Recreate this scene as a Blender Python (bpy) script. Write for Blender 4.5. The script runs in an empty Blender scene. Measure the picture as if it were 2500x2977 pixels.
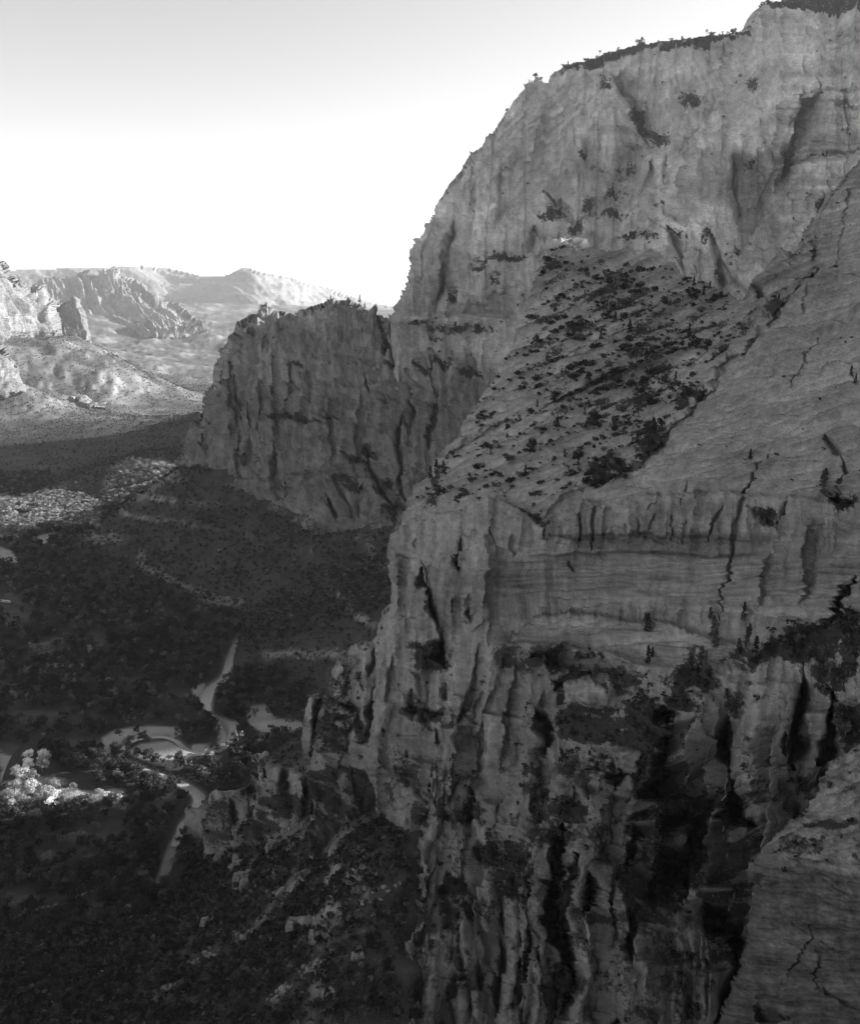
import bpy, math, random
import numpy as np
random.seed(7); RNG = np.random.default_rng(7)
sc = bpy.context.scene
COL = sc.collection

# ---------------------------------------------------------------- camera, sky, sun
PW, PH, FP = 2500.0, 2977.0, 2578.0      # photograph size and focal length (in its pixels)
PITCH = math.radians(13.7); HC = 430.0   # camera looks down; 430 m above the valley floor
cd = bpy.data.cameras.new('camera'); cam = bpy.data.objects.new('camera', cd); COL.objects.link(cam)
cam.location = (0, 0, HC); cam.rotation_euler = (math.pi/2 - PITCH, 0, 0)
cd.sensor_fit = 'VERTICAL'; cd.sensor_height = 24.0; cd.lens = 24.0*FP/PH
cd.clip_start = 1.0; cd.clip_end = 60000.0
sc.camera = cam
SUN_AZ, SUN_EL = math.radians(70), math.radians(19)   # azimuth from +Y towards +X
SKY_STR, SUN_STR, EXPO = 0.12, 5.0, 1.24
HAZE = 3e-5
w = bpy.data.worlds.new('World'); sc.world = w; w.use_nodes = True
nt = w.node_tree; bg = nt.nodes['Background']
sky = nt.nodes.new('ShaderNodeTexSky'); sky.sky_type = 'NISHITA'; sky.sun_disc = False
sky.sun_elevation = SUN_EL; sky.sun_rotation = SUN_AZ; sky.altitude = 1700; sky.dust_density = 1.5
bw = nt.nodes.new('ShaderNodeRGBToBW')
nt.links.new(sky.outputs[0], bw.inputs[0]); nt.links.new(bw.outputs[0], bg.inputs[0])
bg.inputs[1].default_value = SKY_STR
sd = bpy.data.lights.new('sun', 'SUN'); sd.energy = SUN_STR; sd.angle = math.radians(0.5)
sun = bpy.data.objects.new('sun', sd); COL.objects.link(sun)
sun.rotation_euler = (math.pi/2 - SUN_EL, 0, math.pi - SUN_AZ)
sun.location = (0, 0, 2000)
sc.view_settings.view_transform = 'Standard'; sc.view_settings.look = 'None'
sc.view_settings.gamma = 1; sc.view_settings.use_curve_mapping = False
sc.view_settings.exposure = EXPO
try:
    sc.cycles.volume_bounces = 1; sc.cycles.max_bounces = 6
except Exception: pass

# ---------------------------------------------------------------- maths helpers
CP, SP = math.cos(PITCH), math.sin(PITCH)
def unproj(px, py, Y):
    px, py, Y = np.asarray(px, float), np.asarray(py, float), np.asarray(Y, float)
    u = (px-PW/2)/FP; v = (PH/2-py)/FP
    s = Y/(CP+v*SP)
    return np.stack(np.broadcast_arrays(u*s, Y, HC+(-SP+v*CP)*s), -1)
def proj(p):
    x, y, z = p[..., 0], p[..., 1], p[..., 2]-HC
    d = y*CP - z*SP; v = (y*SP+z*CP)/d
    return PW/2+x/d*FP, PH/2-v*FP
def hsh(ix, iy, iz, seed):
    n = (ix.astype(np.uint32)*np.uint32(374761393) ^ iy.astype(np.uint32)*np.uint32(668265263)
         ^ iz.astype(np.uint32)*np.uint32(2147483647 & 1274126177) ^ np.uint32(seed*7919+13))
    n = (n ^ (n >> np.uint32(13)))*np.uint32(1274126177)
    n = (n ^ (n >> np.uint32(15)))*np.uint32(2246822519)
    return ((n ^ (n >> np.uint32(14))) & np.uint32(0xFFFFFF)).astype(np.float32)/16777216.0
def vn(x, y, z, seed=0):
    x = np.asarray(x, np.float32); y = np.asarray(y, np.float32)+np.float32(0*1); z = np.asarray(z, np.float32)
    x, y, z = np.broadcast_arrays(x, y, z)
    xi, yi, zi = np.floor(x).astype(np.int64), np.floor(y).astype(np.int64), np.floor(z).astype(np.int64)
    fx, fy, fz = x-xi, y-yi, z-zi
    fx = fx*fx*(3-2*fx); fy = fy*fy*(3-2*fy); fz = fz*fz*(3-2*fz)
    o = 0
    for a in (0, 1):
        wx = fx if a else 1-fx
        for b in (0, 1):
            wy = fy if b else 1-fy
            for c in (0, 1):
                wz = fz if c else 1-fz
                o = o + hsh(xi+a, yi+b, zi+c, seed)*wx*wy*wz
    return o*2-1
def fbm(x, y, z, o=4, seed=0, g=0.5):
    r = 0; a = 1; t = 0
    for k in range(o):
        r = r + a*vn(x*2**k, y*2**k, z*2**k, seed+k*17); t += a; a *= g
    return r/t
def ridged(x, y, z, o=3, seed=0):
    r = 0; a = 1; t = 0
    for k in range(o):
        r = r + a*(1-2*np.abs(vn(x*2**k, y*2**k, z*2**k, seed+k*31))); t += a; a *= .5
    return r/t
def voro(x, y, z, seed=0):
    """random value of the nearest cell and a 0..1 closeness to the joint between cells"""
    xi, yi, zi = np.floor(x).astype(np.int64), np.floor(y).astype(np.int64), np.floor(z).astype(np.int64)
    f1 = np.full(x.shape, 9., np.float32); f2 = f1.copy(); v = np.zeros(x.shape, np.float32)
    for a in (-1, 0, 1):
        for b in (-1, 0, 1):
            for c in (-1, 0, 1):
                X, Y, Z = xi+a, yi+b, zi+c
                d = (X+hsh(X, Y, Z, seed)-x)**2+(Y+hsh(X, Y, Z, seed+1)-y)**2+(Z+hsh(X, Y, Z, seed+2)-z)**2
                m = d < f1
                f2 = np.where(m, f1, np.minimum(f2, d)); v = np.where(m, hsh(X, Y, Z, seed+3), v); f1 = np.where(m, d, f1)
    return v*2-1, np.exp(-((np.sqrt(f2)-np.sqrt(f1))/0.09)**2)
def inpoly(px, py, poly):
    poly = np.asarray(poly, float); r = np.zeros(np.shape(px), bool); n = len(poly)
    for i in range(n):
        x0, y0 = poly[i]; x1, y1 = poly[(i+1) % n]
        if y0 == y1: continue
        c = ((y0 > py) != (y1 > py)) & (px < (x1-x0)*(py-y0)/(y1-y0)+x0)
        r ^= c
    return r
def dline(px, py, pts, closed=False):
    pts = list(pts) + ([pts[0]] if closed else [])
    d = np.full(np.shape(px), 1e9, np.float32)
    for (x0, y0), (x1, y1) in zip(pts[:-1], pts[1:]):
        dx, dy = x1-x0, y1-y0; L = dx*dx+dy*dy+1e-9
        t = np.clip(((px-x0)*dx+(py-y0)*dy)/L, 0, 1)
        d = np.minimum(d, (px-x0-t*dx)**2+(py-y0-t*dy)**2)
    return np.sqrt(d)
def softp(px, py, poly, blur):
    if np.ndim(px) == 2 and px.size > 1000 and abs(px[0, 0]-px[-1, 0]) < 1e-6: px, py = warped(px, py)[:2]
    m = inpoly(px, py, poly); d = dline(px, py, poly, True)
    return np.clip(0.5+np.where(m, d, -d)/(2*blur), 0, 1)
def sstep(a, b, x):
    t = np.clip((x-a)/(b-a), 0, 1); return t*t*(3-2*t)
def blocks(s, z, w, h, seed, tilt=.8):
    """rectangular slabs between upright and level joints: offset of each slab, plus a tilt of its face"""
    S_ = s/w+.20*fbm(s/w*.6, z/h*.8, 0*s, 3, seed)+.22*vn(0*s, z/h*.5, 0*s, seed+1); c = np.floor(S_); fs = S_-c; ci = c.astype(np.int64)
    Z_ = z/h+7*hsh(ci, ci*0, ci*0, seed+2)+.22*fbm(s/w*1.5, z/h, 0*s, 3, seed+3); r = np.floor(Z_); fz = Z_-r; ri = r.astype(np.int64)
    a = hsh(ci, ri, ci*0, seed+4)*2-1; t1 = hsh(ci, ri, ci*0+1, seed+5)*2-1; t2 = hsh(ci, ri, ci*0+2, seed+6)-.7
    jt = np.exp(-(np.minimum(fs, 1-fs)/.05)**2)*(hsh(ci, ri, ci*0+3, seed+7) > .45)
    return a+tilt*(t1*(fs-.5)+1.2*t2*(fz-.5)), a, jt
class RBF:
    """thin-plate interpolation of scattered control values"""
    def __init__(s, pts, val, sc_=1000., lam=1e-4):
        s.p = np.asarray(pts, float)/sc_; s.sc = sc_; n = len(s.p)
        A = np.zeros((n+3, n+3)); d = np.linalg.norm(s.p[:, None]-s.p[None], axis=-1)
        A[:n, :n] = s.k(d)+np.eye(n)*lam; A[:n, n] = 1; A[:n, n+1:] = s.p; A[n, :n] = 1; A[n+1:, :n] = s.p.T
        s.w = np.linalg.solve(A, np.concatenate([np.asarray(val, float), [0, 0, 0]]))
    def k(s, d): return np.where(d > 1e-9, d*d*np.log(np.maximum(d, 1e-9)), 0)
    def __call__(s, x, y):
        x = x/s.sc; y = y/s.sc; r = s.w[-3]+s.w[-2]*x+s.w[-1]*y
        for (a, b), w_ in zip(s.p, s.w): 
            q = (x-a)**2+(y-b)**2
            r = r+w_*0.5*q*np.log(np.maximum(q, 1e-12))
        return r

# ---------------------------------------------------------------- materials
def newmat(name, rough=0.9):
    m = bpy.data.materials.new(name); m.use_nodes = True
    b = m.node_tree.nodes['Principled BSDF']; b.inputs['Roughness'].default_value = rough
    b.inputs['Specular IOR Level'].default_value = 0.15
    return m, m.node_tree, b
def N(t, k, **kw):
    n = t.nodes.new(k)
    for a, v in kw.items(): setattr(n, a, v)
    return n
def math_(t, op, a, b=None, c=None, clamp=False):
    n = N(t, 'ShaderNodeMath', operation=op, use_clamp=clamp)
    for i, v in enumerate((a, b, c)):
        if v is None: continue
        if isinstance(v, (int, float)): n.inputs[i].default_value = v
        else: t.links.new(v, n.inputs[i])
    return n.outputs[0]
def noise(t, scale, stretch=(1, 1, 1), detail=5, rough=.6):
    g = N(t, 'ShaderNodeNewGeometry'); mp = N(t, 'ShaderNodeMapping'); mp.inputs['Scale'].default_value = stretch
    t.links.new(g.outputs['Position'], mp.inputs[0]); n = N(t, 'ShaderNodeTexNoise')
    n.inputs['Scale'].default_value = scale; n.inputs['Detail'].default_value = detail; n.inputs['Roughness'].default_value = rough
    t.links.new(mp.outputs[0], n.inputs['Vector']); return n.outputs['Fac']
def attr(t, name):
    a = N(t, 'ShaderNodeAttribute', attribute_name=name); return a.outputs['Fac']
def gray_out(t, b, v):
    c = N(t, 'ShaderNodeCombineColor')
    for i in range(3): t.links.new(v, c.inputs[i])
    t.links.new(c.outputs[0], b.inputs['Base Color'])
def rock_material(name, base, unit, bump):
    """unit = size in metres of the finest visible grain"""
    m, t, b = newmat(name, .95)
    n1 = noise(t, 1/(unit*14), (1, 1, 2.2)); n2 = noise(t, 1/(unit*3), (1, 1, 3.5), 4); n3 = noise(t, 1/(unit*10), (1.6, 1.6, .22), 4)
    n4 = noise(t, 1/(unit*1.1), (1, 1, 2), 3, .8)
    k = math_(t, 'MULTIPLY_ADD', n1, .9, .30)
    k = math_(t, 'MULTIPLY_ADD', n2, 1.0, k); k = math_(t, 'MULTIPLY_ADD', n3, .9, k); k = math_(t, 'MULTIPLY_ADD', n4, .8, k)
    k = math_(t, 'MAXIMUM', math_(t, 'SUBTRACT', k, 1.1), .25)
    v = math_(t, 'MULTIPLY', math_(t, 'MULTIPLY', k, base), attr(t, 'tone'))
    vg = attr(t, 'veg'); nv = noise(t, 1/(unit*4), (1, 1, 1), 4, .7)
    mask = math_(t, 'MULTIPLY', math_(t, 'SUBTRACT', math_(t, 'ADD', vg, nv), .95), 6, clamp=True)
    dark = math_(t, 'MULTIPLY', nv, .09)
    v = math_(t, 'ADD', math_(t, 'MULTIPLY', v, math_(t, 'SUBTRACT', 1, mask)), math_(t, 'MULTIPLY', dark, mask))
    gray_out(t, b, v)
    bp = N(t, 'ShaderNodeBump'); bp.inputs['Strength'].default_value = 1; bp.inputs['Distance'].default_value = bump
    h = math_(t, 'ADD', noise(t, 1/(unit*5), (1, 1, 4.5), 6, .65), math_(t, 'MULTIPLY', noise(t, 1/(unit*3), (1.5, 1.5, .5), 4), .6))
    t.links.new(h, bp.inputs['Height']); t.links.new(bp.outputs[0], b.inputs['Normal'])
    return m
M = {}
M['rock_near'] = rock_material('sandstone', .275, .5, .9)
M['rock_mid'] = rock_material('sandstone_wall', .25, 1.6, 2.2)
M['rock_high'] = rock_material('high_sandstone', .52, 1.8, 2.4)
M['rock_far'] = rock_material('distant_sandstone', .27, 5., 8.)
def ground_material():
    m, t, b = newmat('valley_ground', 1)
    n1 = noise(t, .05, (1, 1, 1), 8, .7); n2 = noise(t, .6, (1, 1, 1), 4, .7)
    base = math_(t, 'MULTIPLY_ADD', n1, .085, -.012); base = math_(t, 'MULTIPLY_ADD', n2, .05, base)
    grass = math_(t, 'MULTIPLY_ADD', n1, .17, .01)
    sand = math_(t, 'MULTIPLY_ADD', n1, .35, .22)
    def mix(a, b_, f): return math_(t, 'ADD', math_(t, 'MULTIPLY', a, math_(t, 'SUBTRACT', 1, f)), math_(t, 'MULTIPLY', b_, f))
    v = mix(base, grass, attr(t, 'grass')); v = mix(v, sand, attr(t, 'sand'))
    v = math_(t, 'MULTIPLY', v, attr(t, 'tone'))
    gray_out(t, b, v)
    bp = N(t, 'ShaderNodeBump'); bp.inputs['Distance'].default_value = 1.5
    t.links.new(noise(t, .25, (1, 1, 1), 6, .7), bp.inputs['Height']); t.links.new(bp.outputs[0], b.inputs['Normal'])
    return m
M['ground'] = ground_material()
def plain(name, v, rough=.8, var=.3, sc_=1.):
    m, t, b = newmat(name, rough)
    n = noise(t, sc_, (1, 1, 1), 4); gray_out(t, b, math_(t, 'MULTIPLY', math_(t, 'MULTIPLY_ADD', n, 2*var, 1-var), v)); return m
def leafmat(name, v, var=.6):
    m, t, b = newmat(name, .85)
    oi = N(t, 'ShaderNodeObjectInfo'); n = noise(t, .35, (1, 1, 1), 3)
    k = math_(t, 'MULTIPLY', math_(t, 'MULTIPLY_ADD', n, var*2, 1-var), math_(t, 'MULTIPLY_ADD', math_(t, 'POWER', oi.outputs['Random'], 2.5), 2.1, .45))
    gray_out(t, b, math_(t, 'MULTIPLY', k, v)); return m
M['leaf_dark'] = leafmat('dark_foliage', .045)
M['leaf_mid'] = leafmat('grey_foliage', .095)
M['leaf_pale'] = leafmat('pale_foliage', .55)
M['leaf_autumn'] = leafmat('autumn_foliage', .24)  # leaf colour raised to carry the sunlight on hill and village trees
M['needle'] = leafmat('needles', .04)
M['bark'] = plain('bark', .12)
M['pale_bark'] = plain('pale_bark', .3)
M['boulder'] = plain('boulder_stone', .22, .95, .7, .5)
M['roof'] = plain('pale_roof', .75, .6, .1); M['wall'] = plain('building_wall', .3); M['glass'] = plain('window_glass', .03, .2)
M['asphalt'] = plain('asphalt', .06, .9, .2); M['paint'] = plain('white_paint', .8, .4, .05); M['tyre'] = plain('tyre_rubber', .02)
M['dirt'] = plain('dirt_track', .3, .95, .3)
mw, t_, b_ = newmat('river_water', .12); b_.inputs['Specular IOR Level'].default_value = .5
gray_out(t_, b_, math_(t_, 'MULTIPLY_ADD', noise(t_, .15, (1, 1, 1), 4), .2, .34))
bp = N(t_, 'ShaderNodeBump'); bp.inputs['Distance'].default_value = .12; t_.links.new(noise(t_, .8, (1, 1, 1), 4), bp.inputs['Height']); t_.links.new(bp.outputs[0], b_.inputs['Normal'])
M['water'] = mw

# ---------------------------------------------------------------- mesh helpers
def mesh_np(name, V, Fq, mat, smooth=True, attrs=None):
    me = bpy.data.meshes.new(name); V = np.asarray(V, np.float32); Fq = np.asarray(Fq, np.int32); k = Fq.shape[1]
    me.vertices.add(len(V)); me.vertices.foreach_set('co', V.ravel())
    me.loops.add(Fq.size); me.loops.foreach_set('vertex_index', Fq.ravel())
    me.polygons.add(len(Fq)); me.polygons.foreach_set('loop_start', np.arange(len(Fq), dtype=np.int32)*k)
    me.polygons.foreach_set('loop_total', np.full(len(Fq), k, np.int32))
    me.polygons.foreach_set('use_smooth', np.full(len(Fq), smooth))
    for a, v in (attrs or {}).items():
        at = me.attributes.new(a, 'FLOAT', 'POINT'); at.data.foreach_set('value', np.asarray(v, np.float32).ravel())
    me.update(calc_edges=True); me.materials.append(mat)
    return me
def link(name, me, parent=None, kind=None, label=None, cat=None, group=None, loc=None, rz=None, scl=None):
    o = bpy.data.objects.new(name, me); COL.objects.link(o)
    if parent: o.parent = parent
    if kind: o['kind'] = kind
    if label: o['label'] = label
    if cat: o['category'] = cat
    if group: o['group'] = group
    if loc is not None: o.location = loc
    if rz is not None: o.rotation_euler = (0, 0, rz)
    if scl is not None: o.scale = (scl,)*3 if isinstance(scl, (int, float)) else scl
    return o

class Relief: pass
def relief(name, poly, ctrl, step, mat, shape=None, rw=40, rd=20, back=60, jag=(3, 25), disp=None, label=None, lam=1e-4, inset=.03):
    """A rock face as a solid sheet: outline and distances known at control points, joints, ledges and gullies
    carved by shape(), bed relief added along the normal by disp(), the rim folded back by `back` metres."""
    P = np.asarray(poly, float); x0, y0 = P.min(0)-step; x1, y1 = P.max(0)+step
    gx, gy = np.meshgrid(np.arange(x0, x1+step, step), np.arange(y0, y1+step, step))
    a, L = jag
    jx = a*fbm(gx/L, gy/L, 0*gx, 3, 5); jy = a*fbm(gx/L, gy/L, 0*gx+9, 3, 6)
    inside = inpoly(gx+jx, gy+jy, poly)
    f = RBF([(c[0], c[1]) for c in ctrl], [math.log(c[2]) for c in ctrl], lam=lam)
    Y = np.exp(f(gx, gy))
    d = dline(gx+jx, gy+jy, poly, True); q = 1-np.clip(d/rw, 0, 1)
    Y = Y+rd*(1-np.sqrt(np.clip(1-q*q, 0, 1)))
    tone = np.ones_like(Y, dtype=np.float32); veg = np.zeros_like(tone)
    B0 = unproj(gx, gy, Y)
    if shape: Y, tone, veg = shape(gx, gy, Y, tone, veg)
    C = unproj(gx, gy, Y)
    dirn = np.cross(np.gradient(B0, axis=1), np.gradient(B0, axis=0)); dirn /= np.linalg.norm(dirn, axis=-1, keepdims=True)+1e-9
    nrm = np.cross(np.gradient(C, axis=1), np.gradient(C, axis=0)); nrm /= np.linalg.norm(nrm, axis=-1, keepdims=True)+1e-9
    if disp:
        # smooth the normals so that the relief does not fold
        for _ in range(3):
            nrm[1:-1, 1:-1] = (nrm[1:-1, 1:-1]*2+nrm[:-2, 1:-1]+nrm[2:, 1:-1]+nrm[1:-1, :-2]+nrm[1:-1, 2:])/6
        dd, tone, veg = disp(gx, gy, C, tone, veg, nrm)
        dirn[..., 1] -= .35; dirn /= np.linalg.norm(dirn, axis=-1, keepdims=True)
        C = C+dirn*dd[..., None]
    idx = np.full(gx.shape, -1, np.int64)
    cell = inside[:-1, :-1] & inside[1:, :-1] & inside[:-1, 1:] & inside[1:, 1:]
    used = np.zeros_like(inside); used[:-1, :-1] |= cell; used[1:, :-1] |= cell; used[:-1, 1:] |= cell; used[1:, 1:] |= cell
    idx[used] = np.arange(used.sum())
    F = np.stack([idx[:-1, :-1][cell], idx[1:, :-1][cell], idx[1:, 1:][cell], idx[:-1, 1:][cell]], -1)
    V = C[used]; T = tone[used]; G = veg[used]; SX = gx[used]; SY = gy[used]; YY = C[..., 1][used]
    # fold the rim backwards
    E = np.concatenate([F[:, [0, 1]], F[:, [1, 2]], F[:, [2, 3]], F[:, [3, 0]]]); key = np.sort(E, 1)
    kk = key[:, 0]*(len(V)+1)+key[:, 1]; u, inv, cnt = np.unique(kk, return_inverse=True, return_counts=True)
    B = E[cnt[inv] == 1]; bv = np.unique(B); cxp, cyp = P.mean(0)
    allV = [V]; allF = [F]; aT = [T]; aG = [G]; prev = np.full(len(V), -1, np.int64); prev[bv] = bv; base = len(V)
    for k, (fr, ins) in enumerate(((.12, .15), (.5, .55), (1., 1.))):
        sx, sy = SX[bv]+(cxp-SX[bv])*inset*ins, SY[bv]+(cyp-SY[bv])*inset*ins
        W_ = unproj(sx, sy, YY[bv]+back*fr)
        nw = np.full(len(V), -1, np.int64); nw[bv] = base+np.arange(len(bv)); base += len(bv)
        allV.append(W_); allF.append(np.stack([prev[B[:, 1]], prev[B[:, 0]], nw[B[:, 0]], nw[B[:, 1]]], -1)); aT.append(T[bv]); aG.append(G[bv]); prev = nw
    me = mesh_np(name, np.concatenate(allV), np.concatenate(allF), mat, True, {'tone': np.concatenate(aT), 'veg': np.concatenate(aG)})
    o = link(name, me, kind='structure', label=label)
    r = Relief(); r.C, r.n, r.used, r.x0, r.y0, r.step, r.o, r.veg = C, nrm, used, x0, y0, step, o, veg
    return r
def at(r, px, py):
    i = np.clip(np.round((np.asarray(py)-r.y0)/r.step).astype(int), 0, r.used.shape[0]-1)
    j = np.clip(np.round((np.asarray(px)-r.x0)/r.step).astype(int), 0, r.used.shape[1]-1)
    return r.C[i, j], r.n[i, j], r.used[i, j], r.veg[i, j]
_wc = {}
def warped(gx, gy):
    k = (gx.shape, float(gx[0, 0]), float(gy[0, 0]))
    if k not in _wc:
        _wc.clear(); z = 0*gx
        _wc[k] = (gx+15*fbm(gx/60, gy/75, z, 5, 201, .6), gy+12*fbm(gx/60, gy/75, z+7, 5, 202, .6), np.exp(.95*fbm(gx/28, gy/50, z+3, 4, 203, .65)),
                  np.exp(.75*fbm(gx/60, gy/170, z+3, 3, 204, .6)), gx+11*fbm(gx/70, gy/170, z+1, 3, 205, .55))
    return _wc[k]
def groove(gx, gy, Y, pts, wpx, dep, p=2):
    """a joint, crack or gully: wandering, of uneven width, running out at both ends"""
    x0, y0 = np.min(pts, 0)-wpx*5-20; x1, y1 = np.max(pts, 0)+wpx*5+20
    j0, j1 = np.searchsorted(gx[0], [x0, x1]); i0, i1 = np.searchsorted(gy[:, 0], [y0, y1])
    if j1 <= j0 or i1 <= i0: return Y
    ax, ay, aw, aw2, ax2 = [q[i0:i1, j0:j1] for q in warped(gx, gy)]
    if p == 3: ax, aw, ay = ax2, aw2, gy[i0:i1, j0:j1]
    k = min(1.9, .5+wpx/14) if wpx > 6 else .12+wpx/18; g0, h0 = gx[i0:i1, j0:j1], gy[i0:i1, j0:j1]
    ax = g0+(ax-g0)*k; ay = h0+(ay-h0)*k
    L = np.array([0]+[math.dist(a, b) for a, b in zip(pts[:-1], pts[1:])]).cumsum(); best = np.full(ax.shape, 1e9); run = np.zeros(ax.shape)
    for i, ((xa, ya), (xb, yb)) in enumerate(zip(pts[:-1], pts[1:])):
        dx, dy = xb-xa, yb-ya; t = np.clip(((ax-xa)*dx+(ay-ya)*dy)/(dx*dx+dy*dy+1e-9), 0, 1); d = np.hypot(ax-xa-t*dx, ay-ya-t*dy)
        m = d < best; best = np.where(m, d, best); run = np.where(m, L[i]+t*(L[i+1]-L[i]), run)
    e = np.minimum(run, L[-1]-run)/max(L[-1], 1); tp = .15+.85*sstep(0, .3, e)
    Y = Y.copy(); Y[i0:i1, j0:j1] += dep*np.exp(-(best/(wpx*aw*tp))**p)*(.3+.7*tp)
    return Y
def ledge(gx, gy, Y, pts, dep, sharp=8, decay=120):
    """ground above the line steps back, then eases forward again"""
    P = np.asarray(pts, float); ly = np.interp(gx, P[:, 0], P[:, 1]); t = ly-gy
    ly = ly+(warped(gx, gy)[1]-gy)*.8
    t = ly-gy
    ends = sstep(P[0, 0]-60, P[0, 0]+40, gx)*(1-sstep(P[-1, 0]-40, P[-1, 0]+60, gx))
    return Y+dep*ends*sstep(0, sharp, t)*np.exp(-np.clip(t, 0, None)/decay)
def vstep(gx, gy, Y, pts, dep, decay, side=1, sharp=5):
    """an upright corner: beyond the line the wall is set back, then eases forward again"""
    P = np.asarray(pts, float); P = P[np.argsort(P[:, 1])]; ax, ay = warped(gx, gy)[:2]; ax = gx+(ax-gx)*.7
    t = (ax-np.interp(gy, P[:, 1], P[:, 0]))*side; e = sstep(P[0, 1]-10, P[0, 1]+.3*(P[-1, 1]-P[0, 1]), gy)*(1-sstep(P[-1, 1]-.3*(P[-1, 1]-P[0, 1]), P[-1, 1]+10, gy))
    return Y+dep*e*sstep(-sharp, sharp, t)*np.exp(-np.clip(t, 0, None)/decay)
def fin(gx, gy, Y, pts, wpx, dep):
    """an upright fin or column of rock standing out from the face, broken off square at the top"""
    _, ay, _, aw, ax = warped(gx, gy); ay = gy+(ay-gy)*.25; ax = gx+(ax-gx)*.8
    d = dline(ax, ay, pts); (xa, ya), (xb, yb) = pts[0], pts[1]; L = math.hypot(xb-xa, yb-ya); t = ((ax-xa)*(xb-xa)+(ay-ya)*(yb-ya))/L
    w_ = wpx*np.clip(aw, .7, 1.35); q = np.clip(d/w_, 0, 3)
    sec = np.where(q < 1, 1-.35*q*q, .65*np.exp(-((q-1)/.18)**2)); side = np.clip(1+.25*(ax-np.interp(ay, [p[1] for p in pts], [p[0] for p in pts]))/w_*-1, .6, 1.3)
    return Y-dep*sec*side*sstep(-4, 5, t)
def bulge(gx, gy, Y, cx, cy, rx, ry, dep, ang=0, p=4):
    gx, gy = warped(gx, gy)[:2]
    c, s = math.cos(ang), math.sin(ang); x = ((gx-cx)*c+(gy-cy)*s)/rx; y = (-(gx-cx)*s+(gy-cy)*c)/ry
    return Y-dep*np.exp(-(x*x+y*y)**(p/2*.7))

# ---------------------------------------------------------------- the valley and its slopes: one height field
G = [ # (photo x, photo y, distance) seen points of the ground
 (0,2977,400),(300,2977,395),(600,2977,375),(900,2977,352),(1040,2960,343),(0,2750,500),(300,2720,505),(600,2700,480),(850,2700,445),
 (1150,2820,362),(1190,2600,395),(1100,2450,450),(1000,2450,478),(850,2400,540),(700,2450,575),(600,2550,560),(500,2600,565),(900,2550,480),
 (100,2650,548),(270,2590,572),(0,2700,526),(1180,2400,432),
 (560,2440,636),(505,2500,612),(400,2500,612),
 (880,2150,760),(700,2100,815),(950,1990,885),
 (760,1950,960),(980,1930,930),(1050,1780,1010),(760,1890,985),
 (545,1372,1555),(620,1400,1525),(700,1440,1480),(820,1490,1420),(900,1540,1330),(980,1530,1330),(1100,1545,1260),(1160,1530,1240),
 (480,1395,1590),(400,1445,1650),(330,1480,1690),(290,1510,1710),(260,1545,1650),
 (420,1600,1400),(410,1650,1345),(560,1720,1235),(700,1760,1160),(850,1700,1180),(1000,1700,1120),(1100,1720,1060),
 (330,1640,1390),(300,1700,1290),(500,1780,1165),(650,1850,1070),
 (330,1440,1860),(370,1350,1990),(470,1350,1980),(520,1365,1960),(300,1470,1800),(200,1440,1890),(230,1400,1960),
 (0,1400,2080),(120,1420,2010),
 (0,1320,2420),(200,1250,2700),(400,1250,2700),(560,1215,2600),(300,1300,2450),(450,1290,2350),(560,1290,2200),
 (0,1210,2900),(100,1150,3200),(200,1130,3400),(0,1110,3250),(100,1000,3800),(200,1000,3850),(250,1010,3900),(0,1000,3600),(60,1120,3150),
 (300,1060,4000),(400,1100,4200),(440,1170,3500),(520,1130,4300),(600,1050,5400),(560,1080,4700),(650,980,6500),(620,940,7600),(500,1000,6200),(400,950,6800),(300,910,7400),(200,930,6500),
 (230,1190,3200),(290,1100,3500),(350,1215,3000)]
gw = [tuple(unproj(*c)) for c in G]
# ground that stays hidden or lies outside the picture
gw += [(-900,500,0),(-900,900,0),(-1200,1300,0),(-600,700,0),(-400,620,0),(-300,640,0),(-330,760,0),(-250,800,0),(-180,850,0),(-400,900,0),(-300,1000,0),(-450,1150,0),(-550,1300,0),(-700,1500,0),(-640,1400,0),(-800,1750,0),(-650,1750,0),(-900,2000,5),
       (-180,720,0),(-240,680,0),(-150,800,0),(-120,900,8),(-250,650,1),
       (-900,200,20),(-500,200,60),(-200,150,110),(0,150,90),(150,200,60),(300,400,60),(150,300,55),(40,350,65),(60,300,60),(100,420,70),(60,430,85),(120,500,110),(0,300,92),(0,200,95),(200,500,100),(100,250,55),(80,380,60),(400,800,150),(300,1200,200),(300,1600,240),(900,1200,300),(1500,500,500),(1500,1500,500),
       (-1500,800,30),(-2200,1500,120),(-2000,2500,200),(-1800,3200,300),(-3000,4000,500),(-600,4800,60),(0,3500,60),(0,5000,60),(1500,3000,250),(3000,5000,300),
       (-4000,7500,400),(-1500,9500,300),(0,9500,230),(2500,9000,300),(-4000,12500,250),(0,12500,180),(4000,12500,250)]
gw = np.array(gw)
gfun = RBF(gw[:, :2], gw[:, 2], 1000., 2e-3)
RIVER = [(690,1860),(669,1912),(658,1963),(612,2003),(601,2042),(612,2076),(641,2110),(652,2144),(629,2167),(595,2188),(544,2178),(510,2152),(465,2141),(397,2150),(357,2178),(363,2207),(420,2235),(482,2258),(533,2280),(578,2314),(567,2354),(539,2394),(527,2422),(500,2475),(470,2560)]
RW = [3,4,6,7,6,2,1.5,1.5,1.5,2,2,2,2,2,2,2.5,3,4,5,5.5,5,5,5,4,3]
def onfloor(px, py, z=0.):
    v = (PH/2-py)/FP; tt = (-SP+v*CP)/(CP+v*SP); return unproj(px, py, (z-HC)/tt)
rv = np.array([onfloor(a, b, .3) for a, b in RIVER])
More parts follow.
